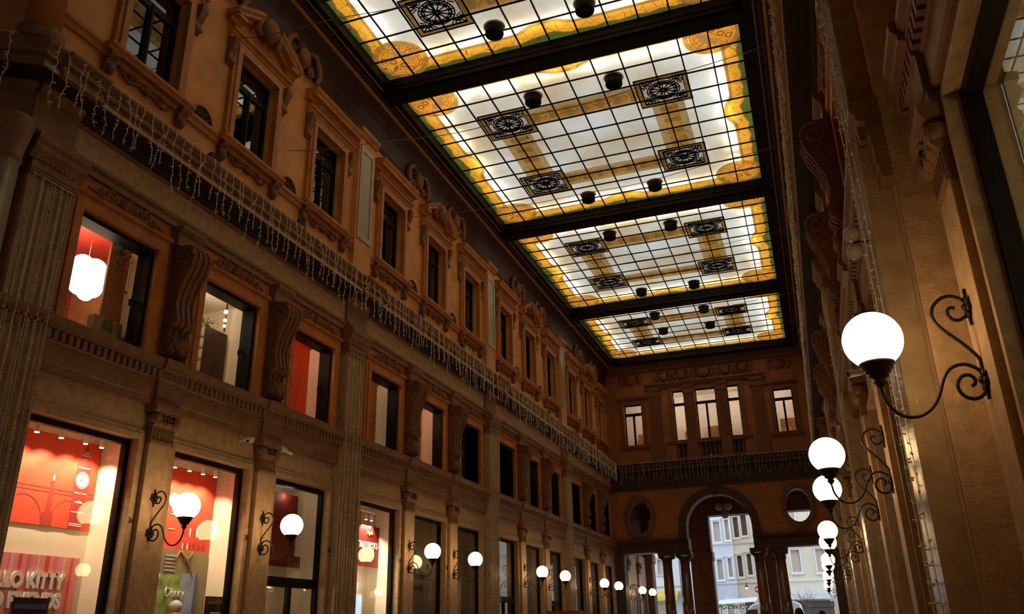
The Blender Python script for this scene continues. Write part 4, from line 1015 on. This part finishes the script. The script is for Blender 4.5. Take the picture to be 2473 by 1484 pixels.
b = MB().tube([(XB+.04, 11.95, 2.84), (XB+.05, 12.1, 2.70), (XB+.05, 12.3, 2.42)], .012, 5).tube([(XB+.04, 11.98, 2.84), (XB+.05, 12.08, 2.72), (XB+.05, 12.18, 2.75), (XB+.04, 12.24, 2.85)], .012, 5).tube([(XB+.04, 11.93, 2.84), (XB+.05, 11.8, 2.66)], .012, 5); b.build('rope', 'wood', r)
r = thing('toy_tower', 'small red tower with grey dome in the second shop window', 'toy', (XB+.16, 11.84, .1))
MB().lathe((XB+.16, 11.84, .1), [(.12, 0), (.12, 1.74), (.001, 1.76)], 16).build('tower', 'sign_red', r); MB().ball((XB+.16, 11.84, 1.93), (.11, .11, .11), 16, 10).build('dome', 'pale_grey', r); MB().box(XB+.16, XB+.30, 11.74, 11.85, 1.62, 1.76).build('flag', 'yellow', r)
r = thing('poster', 'dark poster with white block at the lower right of the second shop window', 'poster', (XL-.21, 12.4, 1.2))
sheet(12.12, 12.64, 1.20, 2.10, 'dark_board', 'sheet', r, XL-.215, .006); sheet(12.27, 12.56, 1.72, 1.85, 'white_paint', 'picture', r, XL-.208, .002); sheet(12.2, 12.6, 1.98, 2.07, 'wood', 'picture', r, XL-.208, .002); sheet(12.16, 12.36, 2.02, 2.06, 'leaf', 'picture', r, XL-.207, .002)
# window 3: door with dark red hanging
w3 = WIN[2]
r = thing('hanging_banner', 'dark red banner behind the dark-framed shop door', 'banner', (XL-.62, 14.3, 2.75))
sheet(w3-1.0, 15.22, 2.92, 4.20, 'red_deep', 'cloth', r, XL-.62, .01); sheet(w3-1.0, 15.42, 2.75, 2.98, 'red_deep', 'hem', r, XL-.60, .012)
lamp(frameL, w3+.3, -.55, 4.15, 3.0); lamp(frameL, w3-.2, -.6, 2.2, 4.0)
# window 4: maroon hanging sign
w4 = WIN[3]
lamp(frameL, w4+.35, -.5, 2.6, 9)  # extra fill light added to brighten this window's interior
for i, s in enumerate((17.55, 17.95, 18.22)): track_spot(s, -.5, 4.14, f'white track spot over the maroon hanging sign, {ORD[i]} from the left', 110)
o = MB(frameL).box(w4-.9, w4+.8, -.53, -.47, 4.2, 4.24).build('light_track', 'white_paint'); tag(o, 'white ceiling track over the maroon hanging sign', 'light track')
r = thing('hanging_sign', 'square maroon shop sign with pale brush lettering hung in the bright window', 'sign', (-10.2, 18.2, 2.95))
sheet(17.45, 18.86, 2.95, 3.90, 'maroon', 'panel', r, -10.2, .03)
MB().tube([(-10.19, 18.5, 3.9), (-10.19, 18.5, 4.28)], .008, 5).tube([(-10.19, 17.8, 3.9), (-10.19, 17.8, 4.28)], .008, 5).build('wire', 'iron', r)
text('Hamleys', .42, (-10.165, 17.60, 3.38), (PI/2-.06, 0, PI/2), 'white_paint', r, 'lettering', 'LEFT', .004, .74, .3, .006)
text('iegala', .14, (-10.165, 18.12, 3.70), ROT_L, 'yellow', r, 'lettering', 'LEFT', .004, .9, .2)
o = sheet(17.4, 18.35, 1.0, 2.62, 'pale_grey', 'display_stand', None, XL-.80, .03); tag(o, 'pale grey display panel under the maroon hanging sign', 'display panel')
r = thing('screen', 'small lit blue screen at the foot of the bright shop window', 'screen', (XL-.6, 17.9, 1.3)); sheet(17.6, 18.1, 1.5, 2.28, 'screen', 'display', r, XL-.62, .02); sheet(17.56, 18.14, 1.44, 2.34, 'white_paint', 'bezel', r, XL-.645, .02)
# lettering on the films
r = thing('window_lettering', 'dark narrow lettering on the grey frosted shop window', 'lettering', (XL-.165, 20.2, 2.5))
for s_, y, z in (('an', 20.66, 3.02), ('the smaller', 19.94, 2.76), ('a new light', 19.86, 2.46)): text(s_, .27, (XL-.166, y, z), ROT_L, 'ink', r, 'lettering', 'LEFT', .001, .55)
r = thing('window_lettering', 'dark lettering on the second frosted window with a door below', 'lettering', (XL-.165, 26.2, 3.0))
for s_, y, z in (('see', 26.1, 3.3), ('in', 26.1, 3.0)): text(s_, .3, (XL-.166, y, z), ROT_L, 'ink', r, 'lettering', 'LEFT', .001, .7)
for k, (n, y) in enumerate((('34', 9.94), ('35', 12.71), ('36', 15.48), ('37', 18.73), ('38', 21.5), ('39', 24.3))):
    r = thing('house_number', f'small dark house number on the stone right of the {ORD[k]} shop window, left wall', 'house number', (XL+.06, y, 3.05)); text(n, .13, (XL+.060, y-.06, 3.05), ROT_L, 'iron', r, 'lettering', 'LEFT', .006, .8)
# mezzanine rooms
r = thing('cloud_lamp', 'glowing white cloud-shaped pendant lamp in the first mezzanine window', 'pendant lamp', (-10.75, 9.1, 6.7))
g = MB()
for y, z, q in ((8.75, 6.68, .15), (8.95, 6.80, .20), (9.2, 6.92, .24), (9.45, 6.95, .24), (9.15, 6.66, .22), (9.4, 6.70, .22), (9.62, 6.85, .18), (9.0, 6.62, .14), (9.3, 6.56, .17)): g.ball((-10.75, y+.14, z+.24), (q*.6, q, q), 18, 12)
g.build('cloud', 'cloud', r); MB().tube([(-10.75, 8.9, 6.95), (-10.75, 8.9, 7.7)], .004, 4).tube([(-10.75, 9.4, 7.1), (-10.75, 9.4, 7.7)], .004, 4).build('wire', 'white_paint', r)
o = MB().tube([(-11.5, 8.0, 7.42), (-11.5, 10.2, 7.42)], .05, 10).build('duct', 'pale_grey'); tag(o, 'pale ceiling pipe above the cloud lamp', 'pipe')
r = thing('track_spot', 'lit spot on a short rail under the cloud lamp', 'spotlight', (-11.0, 9.3, 6.2)); MB().box(-11.02, -10.98, 9.05, 9.45, 6.28, 6.31).box(-11.01, -10.99, 9.2, 9.22, 6.15, 6.28).build('rail', 'white_paint', r); MB().ball((-11.0, 9.25, 6.10), (.05, .05, .035), 12, 8).build('lens', 'spot_face', r)
o = MB().box(-10.22, -10.18, 9.30, 9.72, 5.66, 7.70).build('pillar_panel', 'wood'); tag(o, 'brown wooden pillar panel in the first mezzanine window', 'panel')
r = thing('hanging_plant', 'dark green hanging plant at the top of the first mezzanine window', 'plant', (-10.3, 9.35, 7.3))
g = MB(); rg = random.Random(3)
for i in range(90):
    p = Vector((-10.08+rg.uniform(-.06, .06), 9.42+rg.uniform(-.16, .16), 7.46-abs(rg.gauss(0, .2)))); a = rg.uniform(0, 6.3); q = Vector((math.cos(a), math.sin(a), rg.uniform(-.8, .4)))*.05; n_ = Vector((-q.y, q.x, 0))*.5
    g.add([tuple(p), tuple(p+q*.5+n_), tuple(p+q*1.2), tuple(p+q*.5-n_)], [(0, 1, 2, 3)])
g.build('foliage', 'leaf', r)
for i, (y, m) in enumerate(((9.02, 'olive'), (9.22, 'leaf'), (9.42, 'olive'))):
    o = MB().box(XL-.50, XL-.36, y, y+.17, 5.90, 6.14).build('gift_box', m, bevel=.01); tag(o, f'small patterned gift box on the sill of the first mezzanine window, {ORD[i]} from the left', 'box', 'gift boxes in the first mezzanine window')
o = MB().box(XL-.54, XL-.32, 8.95, 9.66, 5.66, 5.90).build('display_plinth', 'olive'); tag(o, 'low plinth under the gift boxes in the first mezzanine window', 'plinth')
r = thing('shelf_unit', 'dark tall shelf end with lit white shelves in the second mezzanine window', 'shelf', (-10.9, 11.7, 5.6))
MB().box(-10.66, -10.60, 12.25, 12.86, 5.6, 7.12).build('end_panel', 'dark_board', r)
for z in (5.95, 6.2, 6.45, 6.68): MB().box(-11.2, -10.72, 11.5, 12.35, z+.25, z+.29).build('shelf', 'white_paint', r)
lamp(frameL, 12.0, -1.0, 7.3, 5, (1, .9, .75), .05)
for k, (y, z, m, h, l) in enumerate(((11.85, 6.24, 'sign_red', .14, 'red'), (12.05, 6.24, 'yellow', .12, 'yellow'), (11.9, 6.49, 'cloth_blue', .12, 'blue'), (12.15, 6.49, 'white_paint', .15, 'white'), (11.95, 6.74, 'sky_cloud', .12, 'grey-blue'), (12.2, 6.97, 'pink', .13, 'pink'))):
    o = MB().box(-10.98, -10.8, y, y+.14, z, z+h).build('toy_box', m, bevel=.008); tag(o, f'small {l} toy box on a lit shelf in the second mezzanine window', 'box', 'toy boxes on the mezzanine shelves')
r = thing('garland', 'green garland with red bauble over the shelves in the second mezzanine window', 'garland', (-10.9, 11.4, 6.8))
g = MB()
for i in range(160):
    p = Vector((-10.75+rg.uniform(-.1, .1), 11.7+rg.uniform(0, .9), 7.32-.2*rg.random())); a = rg.uniform(0, 6.3); q = Vector((math.cos(a), math.sin(a), rg.uniform(-.8, .8)))*.06; n_ = Vector((-q.y, q.x, .01))*.3
    g.add([tuple(p), tuple(p+q*.5+n_), tuple(p+q*1.2), tuple(p+q*.5-n_)], [(0, 1, 2, 3)])
g.build('foliage', 'leaf', r); MB().ball((-10.60, 12.02, 7.12), (.06, .06, .06), 14, 10).build('bauble', 'sign_red', r)
r = thing('bulb_lamp', 'cluster of small glass bulb lamps in the second mezzanine window', 'lamp', (-10.5, 12.1, 6.9))
MB().tube([(-10.5, 12.62, 7.1), (-10.5, 12.62, 7.7)], .015, 6).build('stem', 'iron', r)
for z, q in ((7.5, .04), (7.32, .035), (7.2, .03)): MB().ball((-10.46, 12.56, z), (q, q, q), 12, 8).build('bulb', 'spot_face', r)
r = thing('wall_panel', 'red panel with pale city drawing in the third mezzanine window', 'panel', (XL-.80, 14.2, 5.7))
for z, y0_, y1_ in ((6.9, 13.9, 14.5), (6.62, 14.0, 14.3)): sheet(y0_, y1_, z, z+.012, 'cream_wall', 'line', r, XL-.885, .004)
for q in range(3): sheet(14.1+.22*q, 14.13+.22*q, 6.1, 6.2, 'cream_wall', 'window_mark', r, XL-.885, .004)
sheet(13.9, 14.75, 5.7, 6.0, 'red_dark', 'skyline', r, XL-.886, .003)
o = MB().box(XL-.5, XL-.34, 17.25, 17.5, 5.66, 6.25).build('toy_figure_box', 'red_deep', bevel=.02); tag(o, 'dark red box on the sill of the fourth mezzanine window', 'box')
r = thing('figurine', 'small orange figurine on the sill of the sixth mezzanine window', 'figurine', (XL-.1, 22.6, 5.66))
MB().lathe((XL-.1, 22.6, 5.66), [(.06, 0), (.07, .1), (.05, .18), (.02, .2)], 12).build('body', 'orange_stone', r); MB().ball((XL-.1, 22.6, 5.92), (.06, .06, .06), 12, 8).build('head', 'orange_stone', r)

# ================================================================== fittings
for sg, sd, ys_ in ((1, 'left', (10.25, 13.01, 18.79, 21.61, 30.4)), (-1, 'right', (12.6, 19.8, 27.2, 34.8))):  # warm fill is added to the left heads; right-hand floodlights are invented whole
    xf = -9.2 if sg > 0 else .6
    for k, y in enumerate(ys_):
        r = thing('floodlight', f'small black floodlight with added fill light on the {sd} cornice, {ORD[k]} from the camera', 'floodlight', (xf, y, 9.28), 'black floodlights on the cornices')
        MB().box(xf-.02, xf+.02, y-.02, y+.02, 9.28, 9.40).build('post', 'window_metal', r)
        b = MB(); L = [[(xf+sg*a, y+c, 9.45+e) for a, c, e in q] for q in ([(-.06, -.12, -.06), (.05, -.12, -.09), (.05, -.12, .05), (-.06, -.12, .02)], [(-.06, .12, -.06), (.05, .12, -.09), (.05, .12, .05), (-.06, .12, .02)])]
        b.loft(L); b.build('head', 'window_metal', r)
        ld = bpy.data.lights.new('flood_fill', 'SPOT'); ld.energy = FLOOD_FILL_POWER*(1.0 if sg < 0 else .35); ld.color = (1, .63, .30); ld.spot_size = math.radians(125); ld.spot_blend = .9; ld.shadow_soft_size = .12
        o = bpy.data.objects.new('flood_fill', ld); C.objects.link(o); o.parent = r; o.location = (sg*.12, 0, .2); o.rotation_euler = Vector((sg, 0, .32)).to_track_quat('-Z', 'Y').to_euler()
def cctv(p, dr, label, k=1.0):
    r = thing('security_camera', label, 'security camera', p, 'security cameras'); p = Vector(p); dr = Vector(dr).normalized()
    MB().tube([tuple(p-dr*.02), tuple(p+dr*.26*k)], [.055*k, .06*k], 12).build('housing', 'white_paint', r)
    MB().tube([tuple(p+dr*.262*k), tuple(p+dr*.27*k)], [.045*k, .045*k], 12).build('lens', 'dark_void', r)
    q = p-dr*.02; MB().tube([tuple(p), tuple(p+Vector((0, 0, -.0))-dr*.08), tuple(p-dr*.14+Vector((0, 0, .04))), (p.x+(.02 if p.x > 0 else -.02)*(p.y < 40), p.y+(.0 if p.y < 40 else .5), p.z+.05), (p.x+(.3 if p.x > 0 else -.26)*(p.y < 40), p.y+(.0 if p.y < 40 else .6), p.z+.02)], .025, 8).build('bracket', 'white_paint', r)
cctv((-9.36, 12.30, 4.74), (.25, -.9, -.2), 'white security camera beside the capital of the second narrow left pilaster', .6)
cctv((-9.32, 13.38, 4.74), (.5, .8, -.3), 'white security camera to the right of the capital of the second left pilaster', .42)
cctv((.76, 9.95, 4.16), (-.7, -.5, -.2), 'white security camera on the right wall above the second globe lamp', .7)
cctv((-4.3, 41.60, 9.36), (0, -1, -.25), 'pale security camera on the end cornice under the triple window')
for k, (ya, za, sag) in enumerate(((10.7, 12.5, .35), (12.7, 11.1, .5), (17.4, 11.8, .4), (25.0, 13.2, .35), (29.0, 12.6, .35), (33.0, 12.9, .3), (38.0, 12.6, .3))):
    o = MB().tube([(-9.45+10.3*i/24, ya+.04*math.sin(i*.9), za-sag*4*(i/24)*(1-i/24)) for i in range(25)], .008, 5).build('span_cable', 'cable_grey')
    tag(o, f'thin grey cable strung across the hall below the skylight, {ORD[k]} from the camera', 'cable', 'cables strung across the hall')
r = thing('ghost_balls', 'pair of pale ghost reflections modelled as balls on the right fluted pilaster', 'ghost reflection', (.82, 7.45, 4.7))  # ghost reflections put into solid balls; no lamp is fixed here
for z in (4.78, 4.60): MB().ball((.70, 7.45, z), .075, 18, 12).build('globe', 'opal_off', r)
MB().tube([(.83, 7.45, 4.69), (.70, 7.45, 4.69)], .012, 6).build('arm', 'iron', r)
r = thing('kiosk', 'red kiosk stand whose top just shows by the left shopfronts', 'kiosk', (-8.2, 28.3, 0))
MB().box(-8.73, -7.69, 27.95, 28.6, .08, 1.9).build('body', 'sign_red', r); MB().box(-8.76, -7.66, 27.92, 28.63, 1.9, 2.05).build('top', 'sign_red', r); MB().box(-8.7, -7.72, 28.0, 28.55, 0, .08).build('base', 'rubber', r)

# ================================================================== people whose heads reach into the bottom of the frame
def person(x, y, h, rot, coat, label):
    r = thing('person', label, 'person', (x, y, 0), 'people walking in the hall'); k = h/1.78
    J = [((0, 0, .95), .135), ((0, 0, 1.18), .145), ((0, .01, 1.40), .155), ((0, .02, 1.52), .065), ((.17, 0, 1.45), .07), ((.24, -.01, 1.18), .05), ((.23, .08, .93), .038), ((-.17, 0, 1.45), .07), ((-.24, .02, 1.18), .05), ((-.22, .10, .94), .038),
         ((.09, 0, .86), .10), ((.10, .04, .48), .068), ((.10, -.02, .09), .05), ((.11, .13, .04), .04), ((-.09, 0, .86), .10), ((-.10, -.05, .48), .068), ((-.10, -.12, .10), .05), ((-.11, .02, .04), .04)]
    E = [(0, 1), (1, 2), (2, 3), (2, 4), (4, 5), (5, 6), (2, 7), (7, 8), (8, 9), (0, 10), (10, 11), (11, 12), (12, 13), (0, 14), (14, 15), (15, 16), (16, 17)]
    me = bpy.data.meshes.new('body'); c_, s_ = math.cos(rot), math.sin(rot)
    T = lambda p: ((p[0]*c_-p[1]*s_)*k, (p[0]*s_+p[1]*c_)*k, p[2]*k)
    me.from_pydata([T(j[0]) for j in J], E, []); o = bpy.data.objects.new('body', me); C.objects.link(o); o.parent = r
    sk = o.modifiers.new('skin', 'SKIN'); sv = me.skin_vertices[0].data
    for i, j in enumerate(J): sv[i].radius = (j[1]*k, j[1]*k*.85)
    sv[0].use_root = True
    su = o.modifiers.new('subdivision', 'SUBSURF'); su.levels = su.render_levels = 1; me.materials.append(M[coat])
    F = lambda s, d, z: (x+(s*c_-d*s_)*k, y+(s*s_+d*c_)*k, z*k)
    hd = MB(F).ball((0, .03, 1.66), (.078, .098, .118), 18, 14); hd.ball((0, .128, 1.645), (.016, .022, .024), 8, 6)
    for q in (-1, 1): hd.ball((q*.08, .03, 1.655), (.014, .026, .034), 8, 6)
    hd.tube([(0, .01, 1.48), (0, .02, 1.60)], .055, 10); hd.build('head', 'skin', r)
    MB(F).ball((0, .012, 1.69), (.088, .104, .108), 18, 12, 1.0, -.35).build('hair', 'hair', r)
    for q in (-1, 1):
        hx, hy, hz = (.23, .09, .93) if q > 0 else (-.22, .11, .94)
        g = MB(F).ball((hx, hy+.01, hz-.07), (.022, .038, .05), 10, 8)
        for f in range(4): g.tube([(hx, hy-.02+.02*f, hz-.10), (hx-q*.004, hy-.02+.021*f, hz-.145), (hx-q*.016, hy-.018+.02*f, hz-.175)], [.010, .009, .007], 6)
        g.tube([(hx-q*.01, hy+.04, hz-.06), (hx-q*.02, hy+.065, hz-.09), (hx-q*.025, hy+.07, hz-.12)], [.011, .010, .008], 6); g.build('hand', 'skin', r)
for x, y, h, rt, c, l in ((-1.40, 21.9, 1.79, .2, 'coat_dark', 'person in a dark coat walking away, left of three heads at the lower edge'), (-.56, 19.8, 1.79, -.2, 'coat_brown', 'person in a brown coat walking away near the right wall, nearest of the group'), (-.12, 24.2, 1.79, .1, 'coat_blue', 'person in a blue coat walking away close to the right wall'),
                          (-6.55, 55.0, 1.72, 2.2, 'coat_dark', 'person in dark clothes standing in the street by the market stall'), (-11.6, 57.5, 1.75, 1.0, 'coat_brown', 'person in the street seen between the left portal columns'), (-.6, 52.5, 1.74, .6, 'coat_dark', 'person in the street before the cream building')):
    person(x, y, h, rt, c, l)

# ================================================================== the street outside
struct(MB().box(-40, 30, 52, 90, -.3, -.02).build('floor_street', 'asphalt'))
def facade(name, x0, x1, y, h, m, wins, label, trimm='outside_white', shut=True, lowm=None):
    r = thing(name, label, 'building', ((x0+x1)/2, y, 0), 'houses across the street')
    F = lambda s, d, z: (s, y-d, z)
    holes = [rect(a, b, c_, d_) for a, b, c_, d_ in wins]
    MB(F).slab(rect(x0, x1, 0, h), holes, -.3, 0).build('wall', m, r); MB().box(x0, x1, y+.3, y+6, 0, h).build('block', m, r)
    for a, b, c_, d_ in wins:
        wd = MB(F).slab(rect(a-.09, b+.09, c_-.08, d_+.09), [rect(a, b, c_, d_)], 0, .06).box(a-.14, b+.14, 0, .12, c_-.16, c_-.08).box(a-.14, b+.14, 0, .12, d_+.1, d_+.18).build('window_frame', trimm, r)
        MB(F).box(a, b, -.25, -.2, c_, d_).build('shutter' if shut else 'pane', 'shutter' if shut else 'outside_beige', wd)
    t = MB(F).prof_s([(0, 6.85), (.1, 6.9), (.14, 7.0), (0, 7.02)], x0, x1).prof_s([(0, 4.2), (.08, 4.25), (.1, 4.33), (0, 4.36)], x0, x1); t.build('string_course', trimm, r)
    return r
facade('house', -9.4, -5.57, 62, 16, 'outside_blue', [(-6.8, -6.35, 7.1, 8.5), (-6.0, -5.72, 7.2, 8.6), (-6.8, -6.42, 4.55, 5.9), (-6.05, -5.78, 4.7, 5.95), (-6.8, -6.35, 9.8, 11.2), (-6.4, -5.95, .2, 3.1)], 'pale blue-white house seen through the end arch, left half', 'outside_white', False)
facade('house', -5.57, -4.0, 62.1, 16, 'outside_beige', [(-5.40, -5.06, 7.35, 8.75), (-4.86, -4.48, 7.45, 8.85), (-5.40, -5.08, 4.7, 6.1), (-4.74, -4.44, 4.8, 6.2), (-5.2, -4.6, .2, 3.0)], 'beige house with dark shutters seen through the end arch, right half', 'outside_beige', True)
facade('house', -4.0, 8, 62, 14, 'outside_cream', [(-1.78, -1.2, 4.85, 6.3), (-.17, .4, 4.8, 6.3), (-3.3, -2.7, 4.85, 6.3), (-1.78, -1.2, 8.2, 9.6), (-.17, .4, 8.2, 9.6), (-1.9, .3, .2, 3.0)], 'cream house with white window frames seen right of the portal columns', 'outside_white', False)
facade('house', -24, -9.8, 64, 16, 'outside_white', [(-11.35, -10.75, 5.2, 6.2), (-13.2, -12.5, 5.2, 6.2), (-11.35, -10.75, 8.2, 9.4), (-12.2, -10.6, .2, 3.2)], 'white house seen between the left portal columns', 'pale_grey', False)
r = thing('awning', 'pale shop awning on the cream house behind the bare tree', 'awning', (-.8, 61.4, 3.2)); b = MB(); b.loft([[(-2.2, 62, 3.95), (.6, 62, 3.95), (.6, 62, 3.9), (-2.2, 62, 3.9)], [(-2.2, 60.6, 3.36), (.6, 60.6, 3.36), (.6, 60.6, 3.30), (-2.2, 60.6, 3.30)]]); b.build('canopy', 'pale_grey', r); MB().box(-2.2, .6, 60.58, 60.62, 3.05, 3.32).build('valance', 'outside_white', r)
r = thing('awning', 'yellow-green shop awning on the white house between left columns', 'awning', (-11, 63.2, 3.4)); b = MB(); b.loft([[(-12, 64, 4.0), (-9.9, 64, 4.0), (-9.9, 64, 3.95), (-12, 64, 3.95)], [(-12, 62.8, 3.6), (-9.9, 62.8, 3.6), (-9.9, 62.8, 3.55), (-12, 62.8, 3.55)]]); b.build('canopy', 'yellow', r); MB().box(-12, -9.9, 62.78, 62.82, 3.3, 3.58).build('valance', 'yellow', r)
r = thing('market_stall', 'market stall with pale roof, green garland and red heart under the arch', 'market stall', (-5.4, 59.5, 0))
b = MB(); b.loft([[(-6.7, 58.6, 2.85), (-4.2, 58.6, 2.98), (-4.2, 58.6, 2.93), (-6.7, 58.6, 2.80)], [(-6.7, 60.4, 3.15), (-4.2, 60.4, 3.28), (-4.2, 60.4, 3.23), (-6.7, 60.4, 3.10)]]); b.build('roof', 'outside_white', r)
for xx in (-6.65, -4.25):
    for yy in (58.65, 60.35): MB().box(xx-.03, xx+.03, yy-.03, yy+.03, 0, 2.9).build('post', 'wood', r)
MB().box(-6.6, -4.3, 58.7, 59.2, 0, 1.0).build('counter', 'wood', r)
g = MB()
for i in range(420):
    p = Vector((-6.7+2.5*rg.random(), 58.55+rg.uniform(-.08, .08), 2.66+.13*rg.uniform(-1, 1)+.05*(i/420))); a = rg.uniform(0, 6.3); q = Vector((math.cos(a), math.sin(a)*.4, rg.uniform(-.8, .8)))*.08; n_ = Vector((-q.z, .02, q.x))*.3
    g.add([tuple(p), tuple(p+q*.5+n_), tuple(p+q*1.2), tuple(p+q*.5-n_)], [(0, 1, 2, 3)])
g.build('garland', 'leaf', r)
hp = [(-5.45+.10*(16*math.sin(t)**3)/16, 2.66+.10*(13*math.cos(t)-5*math.cos(2*t)-2*math.cos(3*t)-math.cos(4*t))/16) for t in [2*PI*i/24 for i in range(24)]]
MB(lambda s, d, z: (s, 58.42-d, z)).slab(hp, [], 0, .04).build('heart', 'sign_red', r)
for i in range(10): MB().ball((-6.5+.24*i, 58.42, 2.62+.03*(i % 3)), .025, 8, 6).build('bulb', 'festive_bulb', r)
r = thing('street_lantern', 'small lit lantern on the beige house wall', 'lantern', (-4.95, 61.7, 3.8)); MB().ball((-4.95, 61.75, 3.92), .07, 12, 8).build('bulb', 'festive_bulb', r); MB().lathe((-4.95, 61.75, 4.0), [(.14, 0), (.03, .12), (.02, .3)], 12).build('shade', 'iron', r); MB().tube([(-4.95, 62, 4.25), (-4.95, 61.75, 4.3)], .015, 5).build('arm', 'iron', r)
r = thing('street_sign', 'round red no entry sign beside the right portal columns', 'traffic sign', (-3.95, 58.5, 0)); F = lambda s, d, z: (s, 58.5-d, z)
MB().tube([(-3.95, 58.55, 0), (-3.95, 58.55, 3.95)], .03, 8).build('post', 'pale_grey', r); MB(F).slab(disc(-3.95, 3.68, .24, 28), [], 0, .02).build('disc', 'sign_red', r); MB(F).box(-4.12, -3.78, .021, .026, 3.64, 3.72).build('bar', 'white_paint', r)
# van
r = thing('van', 'white delivery van parked in the street behind the portal columns', 'van', (-3.2, 55.6, 0)); F = lambda s, d, z: (s, d, z)
body = [(-5.2, .45), (-5.2, 1.2), (-5.05, 1.45), (-4.45, 2.45), (-4.1, 2.72), (-3.6, 2.80), (-1.7, 2.80), (-1.42, 2.68), (-1.3, 2.2), (-1.25, .45)]
b = MB(F).loft([[(s, y, z) for s, z in body] for y in (54.6, 56.5)]); b.build('body', 'van_paint', r, .08)
MB(F).loft([[(s, y, z) for s, z in [(-4.98, 1.55), (-4.48, 2.38), (-3.9, 2.42), (-3.9, 1.55)]] for y in (54.575, 54.595)]).build('side_window', 'dark_film', r)
MB(F).loft([[(-5.03, 54.75, 1.52), (-5.03, 56.35, 1.52), (-5.06, 56.35, 1.50), (-5.06, 54.75, 1.50)], [(-4.50, 54.85, 2.40), (-4.50, 56.25, 2.40), (-4.53, 56.25, 2.38), (-4.53, 54.85, 2.38)]]).build('windscreen', 'dark_film', r)
for sx in (-4.4, -1.95):
    for y in (54.62, 56.3): wl = MB().lathe((sx, y, .36), [(.36, 0), (.36, .2)], 20, 'd').build('wheel', 'rubber', r); MB().lathe((sx, y-.01, .36), [(.2, 0), (.2, .22)], 16, 'd').build('hubcap', 'pale_grey', wl)
MB().box(-5.28, -5.15, 54.6, 56.5, .4, .7).build('bumper', 'rubber', r); MB().box(-5.10, -5.0, 54.42, 54.58, 1.5, 1.75).build('mirror', 'rubber', r)
# bare tree
r = thing('bare_tree', 'bare thin-branched tree standing in the street at right', 'tree', (-.75, 58.2, 0)); g = MB()
def branch(p, dr, L, rad, lev):
    q = p+dr*L; g.tube([tuple(p), tuple((p+q)/2+Vector((rg.uniform(-.05, .05), rg.uniform(-.05, .05), 0))*L), tuple(q)], [rad, rad*.8, rad*.6], 5)
    if lev: 
        for i in range(4 if lev > 1 else 3):
            d2 = (dr+Vector((rg.uniform(-1, 1), rg.uniform(-1, 1), rg.uniform(-.2, .7)))*.75).normalized(); branch(p+dr*L*rg.uniform(.55, 1), d2, L*rg.uniform(.5, .75), rad*.5, lev-1)
branch(Vector((-.75, 58.2, 0)), Vector((.02, 0, 1)), 2.0, .06, 4); g.build('branches', 'bark', r)
r = thing('shop_counter', 'dark low shopfront with garland below the pale awning', 'shopfront', (-.8, 61.2, 0)); MB().box(-2.1, .5, 61.0, 61.9, 0, 2.6).build('front', 'shutter', r); MB().box(-2.15, .55, 60.9, 61.0, 2.55, 2.9).build('fascia', 'shutter', r)
